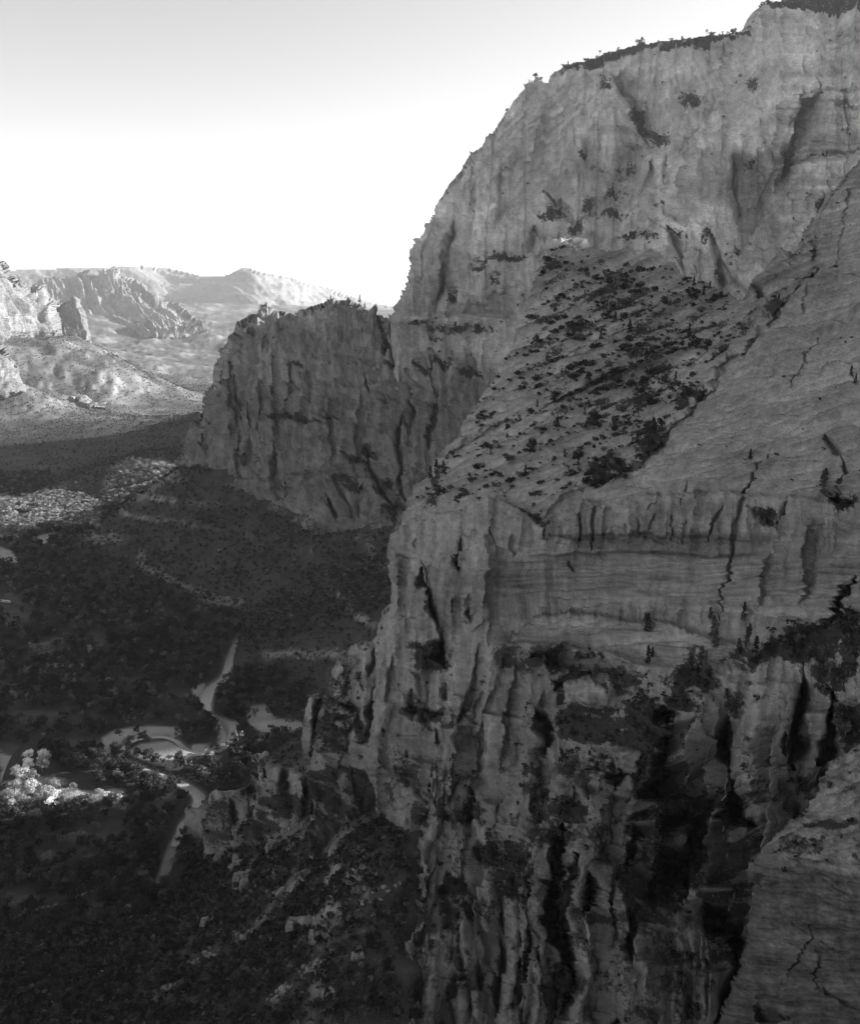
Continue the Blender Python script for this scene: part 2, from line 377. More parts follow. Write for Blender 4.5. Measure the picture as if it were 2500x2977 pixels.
def smoothline(P, n=8):
    P = np.asarray(P, float); Q = np.vstack([2*P[0]-P[1], P, 2*P[-1]-P[-2]]); out = []
    for i in range(1, len(Q)-2):
        for k in range(n):
            t = k/n; a, b, c, d = Q[i-1:i+3]
            out.append(.5*((2*b)+(c-a)*t+(2*a-5*b+4*c-d)*t*t+(3*b-a-3*c+d)*t**3))
    out.append(P[-1]); return np.array(out)
rvs = smoothline(rv); rws = np.interp(np.linspace(0, 1, len(rvs)), np.linspace(0, 1, len(RW)), RW)
SAND = [[(295,2144),(340,2122),(430,2110),(520,2116),(528,2134),(488,2142),(397,2150),(340,2166),(318,2172),(322,2215),(372,2262),(330,2240),(300,2190)],
        [(372,2184),(408,2161),(488,2154),(545,2177),(590,2191),(533,2205),(459,2212),(397,2203)],
        [(555,2165),(618,2165),(624,2198),(568,2190)],
        [(595,2068),(640,2085),(700,2098),(690,2120),(668,2168),(628,2170),(640,2130),(615,2100)],
        [(719,2052),(775,2050),(800,2085),(880,2100),(880,2118),(780,2140),(720,2100)],
        [(560,2000),(600,1985),(590,2040),(560,2040)],
        [(300,2300),(330,2292),(365,2298),(330,2310)],[(180,2292),(260,2300),(380,2325),(290,2332),(190,2318)],
        [(40,2200),(0,2190),(0,2350),(50,2330),(60,2280)],
        [(0,1590),(30,1600),(55,1625),(50,1645),(0,1632)],[(110,1560),(160,1548),(190,1560),(110,1585)],
        [(52,1932),(80,1932),(98,1950),(80,1955)],[(170,1988),(215,1966),(220,1980)],[(255,1880),(290,1890),(290,1915),(262,1912)],[(140,1930),(250,1927),(250,1936),(140,1938)]]
GRASS = [[(28,2410),(142,2427),(397,2415),(391,2450),(227,2450),(85,2433)],[(0,2150),(70,2170),(50,2240),(0,2260)],[(180,2150),(300,2145),(290,2180),(180,2185)],
         [(0,1715),(20,1712),(70,1745),(108,1788),(85,1830),(30,1820),(0,1765)],[(330,1965),(430,1975),(420,1995),(340,2000)],[(40,2060),(260,2070),(120,2110),(0,2100)],
         [(0,2590),(100,2600),(200,2610),(60,2640),(0,2640)],[(110,2470),(290,2480),(280,2500),(120,2500)],[(70,1890),(160,1860),(180,1910),(90,1920)],[(280,1850),(320,1860),(310,1895),(270,1880)],[(330,1895),(362,1905),(340,1935)],
         [(170,1845),(230,1900),(140,1915),(95,1880)]]
def rivdist(x, y):
    d = np.full(np.shape(x), 1e9); 
    for i in range(0, len(rvs)-1, 2):
        j = min(i+2, len(rvs)-1); a, b = rvs[i], rvs[j]; dx, dy = b[0]-a[0], b[1]-a[1]
        t = np.clip(((x-a[0])*dx+(y-a[1])*dy)/(dx*dx+dy*dy+1e-9), 0, 1); q = np.hypot(x-a[0]-t*dx, y-a[1]-t*dy)-rws[i]
        d = np.minimum(d, q)
    return d
def height(x, y):
    z = gfun(x, y)
    flat = 1-sstep(2, 14, z)
    z = np.where(z < 6, 6*np.exp(np.clip(z-6, -50, 0)/6)*.9+.6, z)-.6*0
    slope = sstep(8, 60, z)
    far = sstep(1800, 3500, y)
    z = z+slope*(4.*ridged(x/60, y/60, 0*x, 3, 3)+2.*fbm(x/18, y/18, 0*x, 3, 4))
    # rock bands that step across the slopes below the wall
    b = z+6*vn(x/90, y/90, 0*x, 8)
    z = z+slope*(1-far)*sstep(700, 900, y)*5*(sstep(0, .25, np.mod(b/26, 1))-np.mod(b/26, 1))
    z = z+far*sstep(10, 60, z)*(9*ridged(x/85, y/85, 0*x, 4, 39)+5*fbm(x/35, y/35, 0*x, 3, 40))*(y < 7000)
    z = z+far*sstep(30, 120, z)*(34*ridged(x/420, y/420, 0*x, 4, 9)+14*fbm(x/120, y/120, 0*x, 3, 10))
    z = z+sstep(6000, 9000, y)*40*fbm(x/900, y/900, 0*x, 3, 11)
    z = z+(1-slope)*.5*fbm(x/25, y/25, 0*x, 3, 12)
    return z
vrow = np.concatenate([np.arange(3400, 1700, -6.), np.arange(1700, 1250, -3.2), np.arange(1250, 1000, -2.)])
tt = np.array([-( -SP+((PH/2-p)/FP)*CP)/(CP+((PH/2-p)/FP)*SP) for p in vrow])
yr = np.concatenate([[60, 110, 160, 210, 260, 300], HC/tt[HC/tt > 330], ])
yr = np.concatenate([yr[yr < 5600], np.geomspace(5600, 13500, 90)])
ucol = np.concatenate([np.linspace(-1.3, -.62, 24)[:-1], np.linspace(-.62, .14, 400), np.linspace(.14, 1.2, 50)[1:]])
TX = ucol[None, :]*yr[:, None]; TY = np.repeat(yr[:, None], len(ucol), 1)
TZ = height(TX, TY)
dr = rivdist(TX, TY); near = (TY > 500) & (TY < 1100)
TZ = np.where(near & (dr < 4), np.where(dr < 0, -1.2, -1.2+dr/4*(TZ+1.2)), TZ)
px_, py_ = proj(np.stack([TX, TY, TZ], -1))
jx, jy = px_+5*fbm(TX/20, TY/20, 0*TX, 3, 21), py_+2.5*fbm(TX/20, TY/20, 0*TX+5, 3, 22)
sandm = np.zeros_like(TX); grassm = np.zeros_like(TX)
for p in SAND: sandm = np.maximum(sandm, softp(jx, jy, p, 3))
for p in GRASS: grassm = np.maximum(grassm, softp(jx, jy, p, 5))
sandm = np.maximum(sandm, np.where(near, 1-sstep(-1, 2.5, dr), 0)*.8)
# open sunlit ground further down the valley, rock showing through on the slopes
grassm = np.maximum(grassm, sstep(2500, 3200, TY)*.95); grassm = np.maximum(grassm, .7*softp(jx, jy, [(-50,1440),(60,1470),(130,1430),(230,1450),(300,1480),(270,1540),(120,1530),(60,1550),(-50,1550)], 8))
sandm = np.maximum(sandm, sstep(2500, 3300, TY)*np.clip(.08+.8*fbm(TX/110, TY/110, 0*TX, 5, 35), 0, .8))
grassm = np.maximum(grassm, .5*(TZ < 9)*sstep(0, .3, fbm(TX/40, TY/40, 0*TX+9, 4, 36)))
grassm = np.maximum(grassm, np.where(TY < 800, .75, .4)*sstep(8, 16, TZ)*(TY < 2000)*sstep(-.25, .35, fbm(TX/22, TY/22, 0*TX, 4, 34)))
vil = softp(jx, jy, [(-90,1430),(60,1460),(130,1430),(230,1440),(300,1470),(290,1530),(180,1545),(120,1535),(60,1570),(-90,1575)], 8)
sandm = np.maximum(sandm, vil*np.clip(.45+.8*fbm(TX/16, TY/16, 0*TX, 3, 37), 0, .9))  # village ground made paler, sunlight put into its colour
sandm = np.maximum(sandm, .45*softp(jx, jy, [(280,1490),(310,1380),(350,1335),(470,1335),(530,1370),(420,1450)], 8))
BANDS = [[(410,1605),(420,1655),(455,1665),(500,1690),(560,1720),(600,1742),(640,1745),(700,1752)],[(255,1556),(300,1562),(345,1570)],[(770,1905),(850,1900),(930,1903),(1010,1905)]]
for L in BANDS: sandm = np.maximum(sandm, .7*np.exp(-(dline(jx, jy, L)/9)**2))
gz = np.hypot(np.gradient(TZ, axis=1)/np.gradient(TX, axis=1), np.gradient(TZ, axis=0)/np.gradient(TY, axis=0))
sandm = np.maximum(sandm, .75*sstep(.75, 1.3, gz)*sstep(10, 20, TZ))
sandm = np.maximum(sandm, .55*sstep(.25, .55, fbm(TX/14, TY/14, 0*TX, 4, 33))*(TY < 700)*sstep(30, 60, TZ))
n_r, n_c = TX.shape; ii = np.arange(n_r*n_c).reshape(n_r, n_c)
TF = np.stack([ii[:-1, :-1].ravel(), ii[:-1, 1:].ravel(), ii[1:, 1:].ravel(), ii[1:, :-1].ravel()], -1)
me = mesh_np('ground', np.stack([TX, TY, TZ], -1).reshape(-1, 3), TF, M['ground'], True, {'sand': sandm, 'grass': grassm, 'tone': 1+sstep(2000, 2600, TY)*.55*fbm(TX/30, TY/30, 0*TX, 3, 38)})
link('ground', me, kind='structure')
def gz_at(x, y):
    """height of the built sheet at world x, y (bilinear)"""
    x, y = np.asarray(x, float), np.asarray(y, float)
    i = np.clip(np.interp(y, yr, np.arange(len(yr))), 0, len(yr)-1.001); j = np.clip(np.interp(x/y, ucol, np.arange(len(ucol))), 0, len(ucol)-1.001)
    a, b = i.astype(int), j.astype(int); f, g = i-a, j-b
    return (TZ[a, b]*(1-f)+TZ[a+1, b]*f)*(1-g)+(TZ[a, b+1]*(1-f)+TZ[a+1, b+1]*f)*g
def ground_at(px, py):
    """where the ray through a photo point first meets the ground sheet"""
    ys = yr[yr > 300]; P = unproj(px, py, ys); h = gz_at(P[:, 0], P[:, 1]); k = np.argmax(P[:, 2] < h)
    k = max(k, 1); a = P[k-1, 2]-h[k-1]; b = P[k, 2]-h[k]; t = a/(a-b+1e-9); q = P[k-1]+(P[k]-P[k-1])*t
    q[2] = gz_at(q[0], q[1]); return q
# river and tracks as ribbons
def ribbon(name, P, wd, mat, lift=None, **kw):
    P = np.asarray(P, float); T = np.gradient(P[:, :2], axis=0); T /= np.linalg.norm(T, axis=1, keepdims=True)+1e-9; n = np.stack([-T[:, 1], T[:, 0]], 1)
    wd = np.broadcast_to(wd, len(P)); V = []; m = 5
    for k in range(m):
        s = (k/(m-1)*2-1); q = P[:, :2]+n*(wd*s)[:, None]
        z = P[:, 2] if lift is None else gz_at(q[:, 0], q[:, 1])+lift
        V.append(np.column_stack([q, z]))
    V = np.array(V); L = len(P); id_ = np.arange(m*L).reshape(m, L)
    F = np.stack([id_[:-1, :-1].ravel(), id_[:-1, 1:].ravel(), id_[1:, 1:].ravel(), id_[1:, :-1].ravel()], -1)[:, ::-1]
    return link(name, mesh_np(name, V.reshape(-1, 3), F, mat), **kw)
rp = rvs.copy(); rp[:, 2] = -.35
ribbon('river', rp[:-10], (rws*(.72+.35*fbm(rvs[:, 0]/14, rvs[:, 1]/14, 0*rvs[:, 0], 3, 41))+.8)[:-10], M['water'], kind='structure')
def track(name, pts, wd, mat, lift, **kw):
    P = smoothline([ground_at(a, b) for a, b in pts], 8); return ribbon(name, P, wd, mat, lift, **kw)
track('road', [(-60,1728),(6,1746),(50,1762),(110,1788),(150,1800)], 4.5, M['asphalt'], .5, kind='structure')
track('road', [(160,2105),(130,2128),(95,2160),(52,2200),(20,2290),(10,2360),(-20,2480)], 5.5, M['asphalt'], .5, kind='structure')
track('path', [(20,2680),(90,2650),(180,2625),(270,2590)], 1.6, M['dirt'], .45, kind='structure')
track('path', [(335,1932),(352,1922),(361,1908)], 2.2, M['dirt'], .5, kind='structure')
track('path', [(470,2395),(490,2375),(480,2360),(487,2345)], 1., M['dirt'], .45, kind='structure')

# ---------------------------------------------------------------- far country
def flute_disp(L, A, strata, sl, seed, Lz=7., blk=None, face=None):
    def f(gx, gy, C, tone, veg, n):
        x, y, z = C[..., 0], C[..., 1], C[..., 2]
        wx = x+L*.5*vn(x/L/3, y/L/3, z/L/3, seed); wy = y+L*.5*vn(x/L/3, y/L/3, z/L/3, seed+2)
        d = A*ridged(wx/L, wy/L, z/(L*Lz), 4, seed)
        s = fbm((x+y)/sl/12, 0*x, z/sl, 4, seed+5); d = d+strata*s
        if blk:
            hs_, hz_ = (wx+.6*wy, z) if face is None else ((gx+.04*gy)*face, -gy*face)
            o1, a1, j1 = blocks(hs_, hz_, blk[0], blk[1], seed+8); o2, a2, j2 = blocks(hs_, hz_, blk[0]*.37, blk[1]*.3, seed+28)
            o3, a3, j3 = blocks(hs_, hz_, blk[0]*.17, blk[1]*.12, seed+48); d = d+blk[2]*.25*o3; tone = tone*(1+.12*a3)
            d = d+blk[2]*o1+blk[2]*.5*o2-blk[3]*j1-.4*blk[3]*j2; tone = tone*(1+.10*a1+.10*a2-.25*j1-.15*j2)
        st = vn(x/(L*.35), y/(L*.35), z/(L*5), seed+4)
        tone = tone*(1+.16*s+.14*st)
        return d, tone, veg
    return f
relief('far_ridge', [(-80,790),(60,782),(130,780),(200,778),(300,777),(345,773),(400,771),(440,772),(460,777),(500,779),(560,794),(600,803),(625,802),(650,800),(665,796),(700,777),(730,778),(770,791),(830,800),(870,812),(920,828),(960,835),(1000,850),(1060,872),(1110,885),(1180,893),(1500,890),(1500,1010),(-80,1010)],
       [(0,790,11800),(500,780,12300),(720,780,11000),(1100,890,12500),(1500,880,12500),(0,1000,9500),(500,1000,9600),(1100,1000,10000),(1500,1000,10500),(450,850,10800)],
       4, M['rock_far'], None, 30, 300, 800, (1.2, 30), flute_disp(1400, 60, 16, 60, 41, .8, (420, 300, 26, 0)), lam=1e-3, inset=.01)
relief('far_mesa', [(60,845),(140,815),(215,806),(232,790),(262,782),(275,800),(290,802),(300,778),(350,782),(355,800),(400,812),(430,830),(445,850),(460,872),(475,875),(520,880),(545,900),(580,930),(610,960),(560,970),(300,1010),(60,1000)],
       [(60,850,7600),(250,800,7800),(350,790,7900),(440,850,7500),(540,900,7000),(610,965,6300),(60,1000,6300),(300,1000,6300),(450,960,6300),(300,900,7100)],
       2.5, M['rock_far'], None, 20, 220, 500, (2, 14), flute_disp(420, 60, 16, 40, 43, 1.2, (90, 200, 38, 14)), lam=1e-3)
relief('pinnacle_cliff', [(-220,700),(-100,740),(-30,765),(0,760),(12,757),(24,763),(30,780),(45,795),(55,815),(62,805),(78,822),(84,838),(100,832),(105,828),(130,826),(140,845),(148,866),(160,868),(168,885),(164,895),(178,925),(184,960),(188,985),(150,1040),(60,1120),(-220,1180)],
       [(-220,750,3500),(0,760,3700),(60,820,3820),(70,1000,3740),(130,830,3980),(180,980,3900),(90,900,3800),(0,1000,3560),(-200,1100,3300),(0,1120,3500),(150,1040,3860)],
       2.2, M['rock_far'], None, 16, 90, 300, (2, 12), flute_disp(110, 60, 8, 22, 45, 3.5, (60, 160, 14, 10)), lam=1e-3)
relief('pinnacle_cliff', [(160,890),(180,882),(200,874),(215,868),(225,874),(232,893),(240,900),(247,912),(252,940),(262,960),(268,992),(230,1030),(160,1030)],
       [(160,890,4100),(215,870,4150),(266,990,4100),(160,1030,4050),(230,1030,4000)],
       2.2, M['rock_far'], None, 14, 80, 200, (2, 10), flute_disp(90, 45, 8, 22, 46, 3, (50, 120, 12, 8)), lam=1e-3)
relief('side_cliff', [(-200,940),(-60,970),(0,988),(14,1000),(24,1018),(32,1038),(46,1050),(58,1080),(66,1108),(76,1140),(20,1160),(-200,1180)],
       [(-200,940,2850),(0,990,3000),(70,1130,3020),(-200,1160,2700),(20,1150,2920)],
       2.2, M['rock_far'], None, 14, 60, 200, (2, 10), flute_disp(80, 36, 6, 18, 47, 3, (45, 120, 10, 8)), lam=1e-3)
relief('hill_cliff', [(310,1060),(330,1048),(352,1070),(420,1078),(425,1095),(360,1100),(345,1122),(318,1120)], [(310,1060,3700),(420,1080,3900),(340,1120,3600),(425,1095,3850)], 2.2, M['rock_far'], None, 8, 30, 80, (2, 8), flute_disp(40, 18, 5, 12, 48, 3), lam=1e-3)
relief('side_canyon_bluff', [(190,1120),(240,1100),(285,1075),(300,1095),(315,1118),(318,1150),(312,1190),(250,1185),(200,1160)], [(190,1120,3400),(285,1075,3550),(318,1150,3450),(312,1190,3250),(200,1160,3250)], 2.2, M['rock_far'], None, 10, 50, 120, (2, 8), flute_disp(60, 20, 5, 12, 49, 3), lam=1e-3)

# ---------------------------------------------------------------- the wall across the valley
def wall_shape(gx, gy, Y, tone, veg):
    def S(L): return [(540+a*.397, 850+b*.397) for a, b in L]
    for L, w_, d in [([(390,560),(370,900),(365,1330)],5,26),([(460,800),(440,1250)],4,18),([(770,480),(740,900)],5,22),([(330,340),(250,760)],5,20),([(560,620),(500,1150)],4,16),
                     ([(1560,780),(1540,1100),(1570,1480),(1620,1540)],7,45),([(1680,400),(1640,760),(1610,1100)],6,24),([(1390,170),(1470,370),(1500,500)],6,38),([(1310,600),(1340,800)],4,18),
                     ([(1260,1060),(1330,1250),(1400,1450),(1520,1560)],9,45),([(1290,1340),(1240,1500),(1220,1650)],9,32),([(1060,1490),(1080,1640)],8,30),([(1100,1340),(1160,1520),(1150,1660)],4,16),
                     ([(640,1120),(640,1300),(640,1500)],6,26),([(600,300),(560,420)],8,20),([(700,180),(690,300)],10,14),([(870,560),(880,800)],12,10),([(1010,1480),(870,1600)],6,14),([(90,920),(120,1170)],5,26),([(1180,70),(1180,250)],8,8),
                     ([(430,1170),(420,1280)],5,25),([(750,1380),(720,1500)],7,20)]:
        Y = groove(gx, gy, Y, S(L), w_, d)
    for L, dep, dec in [([(340,1340),(600,1370),(780,1350),(1000,1310),(1250,1330),(1500,1400)],14,200),([(560,900),(900,915),(1100,870),(1500,780)],16,180),([(700,700),(1100,670),(1480,670),(1760,700)],14,220),
                        ([(1240,540),(1480,490)],18,60),([(1140,790),(1700,790)],8,90),([(400,1500),(560,1545),(760,1560),(920,1610)],6,60),([(1480,220),(1764,235)],30,60),([(780,480),(1400,470)],6,60)]:
        Y = ledge(gx, gy, Y, S(L), dep, 5, dec*.397)
    Y = bulge(gx, gy, Y, 1000, 960, 90, 110, 30, 0, 4); Y = bulge(gx, gy, Y, 770, 1420, 60, 70, 16); Y = bulge(gx, gy, Y, 930, 1450, 70, 90, 20)
    for cx, cy, rx, ry in [(1050,1325,90,24),(1000,1395,55,30),(1190,1070,120,14),(1370,1080,60,16),(1165,935,60,12),(1260,1000,90,12),(1120,1015,24,40),(860,1050,20,12),(890,1220,60,10),(820,1210,90,10),(960,1215,40,9),(1140,1470,30,60),(1110,1410,40,30),(1060,1300,35,25),(1290,1060,50,20),(865,1200,14,26),(724,960,26,16),(1200,945,70,14),(1330,960,110,16),(1450,960,60,20),(1120,960,20,22),(1300,1010,60,12)]:
        veg = np.maximum(veg, .84*np.exp(-((gx-cx)/rx)**2-((gy-cy)/ry)**2))
    veg = veg*np.clip(.95+.9*fbm(gx/22, gy/18, 0*gx, 4, 476), .3, 1.1)
    for L, d, dc, sd_ in [([(800,1000),(790,1350)],14,30,1),([(905,900),(900,1120)],12,30,-1),([(690,980),(660,1300)],12,22,1),([(1140,930),(1150,1110)],22,40,1),([(1040,1110),(1020,1400)],16,35,1),([(850,1130),(845,1420)],14,30,-1),([(1260,1000),(1230,1400)],20,40,1),([(960,1130),(950,1350)],12,26,1),([(600,1180),(590,1360)],10,16,1)]:
        Y = vstep(gx, gy, Y, L, d*1.6, dc, sd_)
    tone = tone*(1+.22*fbm(gx/90, gy/70, 0*gx, 4, 477))
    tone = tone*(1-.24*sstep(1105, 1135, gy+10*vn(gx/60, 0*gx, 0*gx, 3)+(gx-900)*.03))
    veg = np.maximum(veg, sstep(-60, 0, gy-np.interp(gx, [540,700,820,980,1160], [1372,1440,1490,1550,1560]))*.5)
    return Y, tone, veg
WALL = relief('canyon_wall', [(525,1330),(540,1262),(556,1230),(572,1207),(592,1193),(600,1144),(615,1108),(625,1060),(640,1035),(655,985),(679,957),(687,931),(730,910),(746,913),(752,900),(770,882),(790,888),(806,908),(814,906),(826,902),(850,910),(858,918),(869,898),(917,886),(961,868),(997,870),(1020,866),(1048,882),(1072,902),(1096,911),(1135,923),(1160,914),(1185,936),(1215,926),(1245,944),(1290,930),(1330,952),(1370,936),(1420,950),(1480,925),(1640,925),(1640,1640),(1100,1640),(980,1600),(880,1560),(760,1500),(690,1470),(600,1430),(525,1410)],
       [(540,1300,1610),(570,1210,1625),(640,1050,1620),(740,915,1660),(770,890,1690),(860,910,1650),(990,872,1620),(1130,925,1600),(1250,940,1520),(1400,935,1450),(1640,930,1350),
        (560,1400,1560),(620,1420,1515),(700,1450,1475),(820,1500,1405),(900,1550,1320),(1000,1560,1290),(1150,1560,1230),(700,1100,1590),(900,1100,1540),(1000,1250,1440),(1100,1100,1480),(1250,1100,1400),(1250,1400,1270),(1400,1200,1330),(1640,1640,1150),(1200,1250,1370),(800,1300,1500)],
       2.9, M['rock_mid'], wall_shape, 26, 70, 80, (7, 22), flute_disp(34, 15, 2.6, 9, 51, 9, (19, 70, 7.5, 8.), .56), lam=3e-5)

# ---------------------------------------------------------------- the great mountain above it
def mtn_shape(gx, gy, Y, tone, veg):
    def S(L): return [(1150+a*.7653, b*.7653) for a, b in L]
    for L, w_, d in [([(850,300),(920,470),(940,560),(860,640),(850,720),(700,850)],20,26),([(1210,290),(1190,420),(1080,560),(1040,720)],4,10),
                     ([(1270,560),(1290,700),(1310,900)],6,14),([(1350,380),(1420,640),(1380,780),(1350,900)],12,18),([(1440,600),(1470,450),(1540,340),(1600,290)],6,10),([(950,600),(960,700),(1000,700)],6,28),([(1000,600),(1010,680)],5,22),
                     ([(560,740),(640,800),(700,840)],14,40),([(210,840),(190,950),(160,1200)],7,20),([(400,640),(390,780)],6,14),([(160,780),(80,1100)],6,12),([(1220,960),(1220,1090)],9,30),([(1040,860),(1080,1000)],7,22),([(1180,860),(1220,960),(1330,1120)],8,16),([(520,840),(515,940)],6,18),
                     ([(300,640),(300,800)],4,10),([(450,550),(640,420),(760,260)],8,8),([(1250,160),(1240,240)],7,20),([(1190,160),(1190,260)],5,12),([(1720,700),(1650,800),(1600,1000)],9,25),([(1540,330),(1764,320)],8,10),([(1460,640),(1600,590),(1764,560)],6,16),([(1640,380),(1700,370),(1764,400)],6,14)]:
        Y = groove(gx, gy, Y, S(L), w_, d)
    for L, d, dc, sd_ in [([(1262,540),(1285,700),(1312,900)],60,95,1),([(1205,280),(1150,480),(1060,620),(1030,760)],42,110,-1),([(1385,60),(1340,200),(1290,330)],40,120,-1),([(1590,290),(1490,430),(1440,620),(1420,760)],55,110,1),([(800,250),(900,420),(945,570)],55,130,1),
                          ([(400,620),(370,900)],22,50,1),([(215,800),(160,1180)],26,50,1),([(560,430),(500,700)],18,60,1),([(300,600),(290,900)],14,40,-1),([(700,520),(720,760)],26,60,1),([(960,540),(930,760)],18,35,1),([(1010,560),(1000,720)],16,30,1),([(830,470),(880,600)],24,50,1),([(1040,860),(1085,1040)],22,45,1),([(1190,900),(1225,1100)],30,60,1),([(1130,880),(1150,1060)],20,40,-1),([(1600,700),(1560,980)],24,70,1),([(1700,300),(1690,520)],14,60,1),([(520,830),(500,980)],18,40,1),([(640,240),(560,430)],16,70,-1)]:
        Y = vstep(gx, gy, Y, S(L), d*1.45, dc*.77, sd_)
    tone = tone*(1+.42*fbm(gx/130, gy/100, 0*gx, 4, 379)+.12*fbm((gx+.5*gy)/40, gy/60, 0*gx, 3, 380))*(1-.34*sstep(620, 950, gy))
    for L, dep, dec in [([(250,980),(520,970)],26,60),([(760,760),(900,800),(1010,730)],26,80),([(900,830),(1130,840),(1200,880)],20,70),([(0,1200),(450,1210)],30,70),([(600,620),(800,640)],16,60),([(560,880),(800,900),(1000,880)],24,50),([(640,260),(860,200),(1320,150)],26,30)]:
        Y = ledge(gx, gy, Y, S(L), dep, 6, dec*.77)
    for cx, cy, rx, ry, dep in [(1150,640,110,170,55),(960,660,40,80,25),(820,560,50,90,25),(1100,700,60,120,15),(1170,960,60,100,20),(1280,1050,60,80,20),(420,1100,60,60,18),(280,1110,70,70,22),(800,700,35,50,18)]:
        Y = bulge(gx, gy, Y, 1150+cx*.7653, cy*.7653, rx*.7653, ry*.7653, dep, 0, 3)
    for cx, cy, rx, ry, k in [(790,310,40,60,.6),(920,450,70,90,.66),(960,520,110,60,.6),(1120,380,80,40,.6),(860,620,50,60,.62),(840,720,60,40,.62),(710,590,25,40,.62),(760,640,60,20,.6),(600,800,90,35,.68),(680,860,60,30,.64),(400,980,160,22,.66),(330,1010,70,20,.66),(380,1060,40,40,.55),(210,1130,25,60,.55),(90,1225,120,18,.64),(250,1250,200,30,.66),(160,1290,60,30,.62),(1340,320,30,50,.55),(1330,600,30,90,.5),(830,810,130,25,.58),(1000,760,60,20,.6),(1060,860,60,40,.6),(1180,900,50,40,.6),(1280,950,50,30,.55),(730,770,50,40,.55),(900,900,160,30,.56),(770,980,60,30,.5),(1700,480,90,10,.45),(1600,590,110,8,.55)]:
        veg = np.maximum(veg, (k+.08)*np.exp(-(((gx-1150)/.7653-cx)/rx)**2-((gy/.7653-cy)/ry)**2))
    veg = veg*np.clip(.95+.9*fbm(gx/20, gy/24, 0*gx, 5, 376, .65), .3, 1.15)
    fl_ = softp(gx, gy, [(1380,420),(1560,250),(1700,180),(1800,200),(1760,330),(1600,480),(1450,640),(1340,600)], 60); dg = fbm((gx-gy)/160, (gy+.95*gx)/13, 0*gx, 4, 381); Y = Y+9*dg*fl_; tone = tone*(1+.45*dg*fl_)
    rt = softp(gx, gy, [(2260,60),(2600,20),(2600,600),(2260,820),(2230,400)], 50); hz2 = fbm(gx/200, (gy+.08*gx)/12, 0*gx, 5, 382); Y = Y+7*hz2*rt; tone = tone*(1+.5*hz2*rt)
    Y = Y+22*fbm(gx/150, gy/260, 0*gx, 3, 377)-16*ridged((gx+.1*gy)/170, gy/700, 0*gx, 3, 378)
    rim = np.interp(gx, [1586,1640,1724,1808,1915,2030,2152,2180], [243,184,165,138,119,103,96,80])
    veg = np.maximum(veg, .72*(1-sstep(8, 30, gy-rim))*(gx > 1640)*(gx < 2175)); veg = np.maximum(veg, .7*(1-sstep(16, 34, gy+0*gx))*(gx > 2230))
    return Y, tone, veg
MTN = relief('mountain', [(1128,925),(1150,903),(1166,865),(1180,826),(1188,780),(1196,735),(1206,715),(1219,696),(1234,670),(1249,643),(1262,605),(1280,566),(1305,530),(1334,497),(1350,465),(1364,444),(1395,429),(1410,406),(1441,367),(1471,321),(1490,295),(1510,268),(1530,245),(1548,233),(1570,234),(1586,243),(1596,222),(1609,207),(1628,200),(1640,184),(1680,176),(1724,165),(1760,150),(1808,138),(1860,126),(1915,119),(1970,112),(2030,103),(2090,100),(2152,96),(2168,88),(2179,73),(2198,38),(2212,16),(2221,11),(2298,-6),(2500,-30),(2900,-90),(3300,-60),(3300,1150),(1128,1150)],
       [(1150,905,1500),(1200,730,1520),(1280,566,1550),(1400,425,1590),(1548,233,1650),(1640,184,1680),(1915,119,1660),(2152,96,1600),(2221,11,1420),(2500,-20,1320),(2900,-90,1500),(3300,-60,1700),
        (1180,950,1490),(1130,1150,1450),(1500,1150,1330),(1300,800,1420),(1350,600,1500),(1500,600,1480),(1500,400,1640),(1700,300,1610),(1850,350,1580),(1850,500,1540),(1700,600,1450),(1500,900,1380),(1700,700,1370),(2000,500,1330),(2000,700,1270),(2080,300,1480),(2200,200,1400),(2200,600,1300),(2300,300,1260),(2500,300,1180),(2300,700,1180),(2500,700,1080),(2000,900,1200),(2200,900,1120),(3300,1000,1600),(2900,500,1380)],
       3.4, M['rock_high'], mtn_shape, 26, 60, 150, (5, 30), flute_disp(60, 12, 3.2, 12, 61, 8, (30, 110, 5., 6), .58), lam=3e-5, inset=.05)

# ---------------------------------------------------------------- rim added off to the right, unseen: shaped to keep the valley in shade
def shade_wall(name, A, B, zt0, zt1, depth, seed, notch=None):
    n = 500; m = 60; t = np.linspace(0, 1, n)[None, :]; h = np.linspace(0, 1, m)[:, None]
    ax = np.array(B)-np.array(A); nx, ny = -ax[1], ax[0]; L = math.hypot(*ax); nx /= L; ny /= L
    top = zt0+(zt1-zt0)*t+15*fbm(t*14, 0*t, 0*t+seed, 4, seed)
    if notch is not None:
        for c, wd, dp in notch: top = top-dp*(sstep(c-wd, c-wd*.8, t)-sstep(c+wd*.8, c+wd, t))
    z = -20+(top+20)*h; off = (1-h)**1.5*120+25*ridged(t*L/90, 0*t, z/500, 4, seed+3)
    x = A[0]+ax[0]*t+nx*off+0*h; y = A[1]+ax[1]*t+ny*off+0*h; z = z+0*t
    xb = x+0; F = []
    V = np.stack([x, y, z], -1); Vb = V[-1].copy(); Vb[:, 0] -= nx*depth; Vb[:, 1] -= ny*depth; Vc = Vb.copy(); Vc[:, 2] = -20
    V = np.concatenate([V, Vb[None], Vc[None]]); m += 2
    i = np.arange(m*n).reshape(m, n); F = np.stack([i[:-1, :-1].ravel(), i[:-1, 1:].ravel(), i[1:, 1:].ravel(), i[1:, :-1].ravel()], -1)
    me = mesh_np(name, V.reshape(-1, 3), F, M['rock_mid'], True, {'tone': np.ones(m*n), 'veg': np.zeros(m*n)}); return link(name, me, kind='structure')
shade_wall('canyon_rim', (1960, -1300), (1960, 2350), 1151, 1151, 120, 71, [((1555+1300)/3650., .0214, 357), ((2010+1300)/3650., .085, -215)])  # notch cut to let sun onto the grove, hump raised to shade the mountain
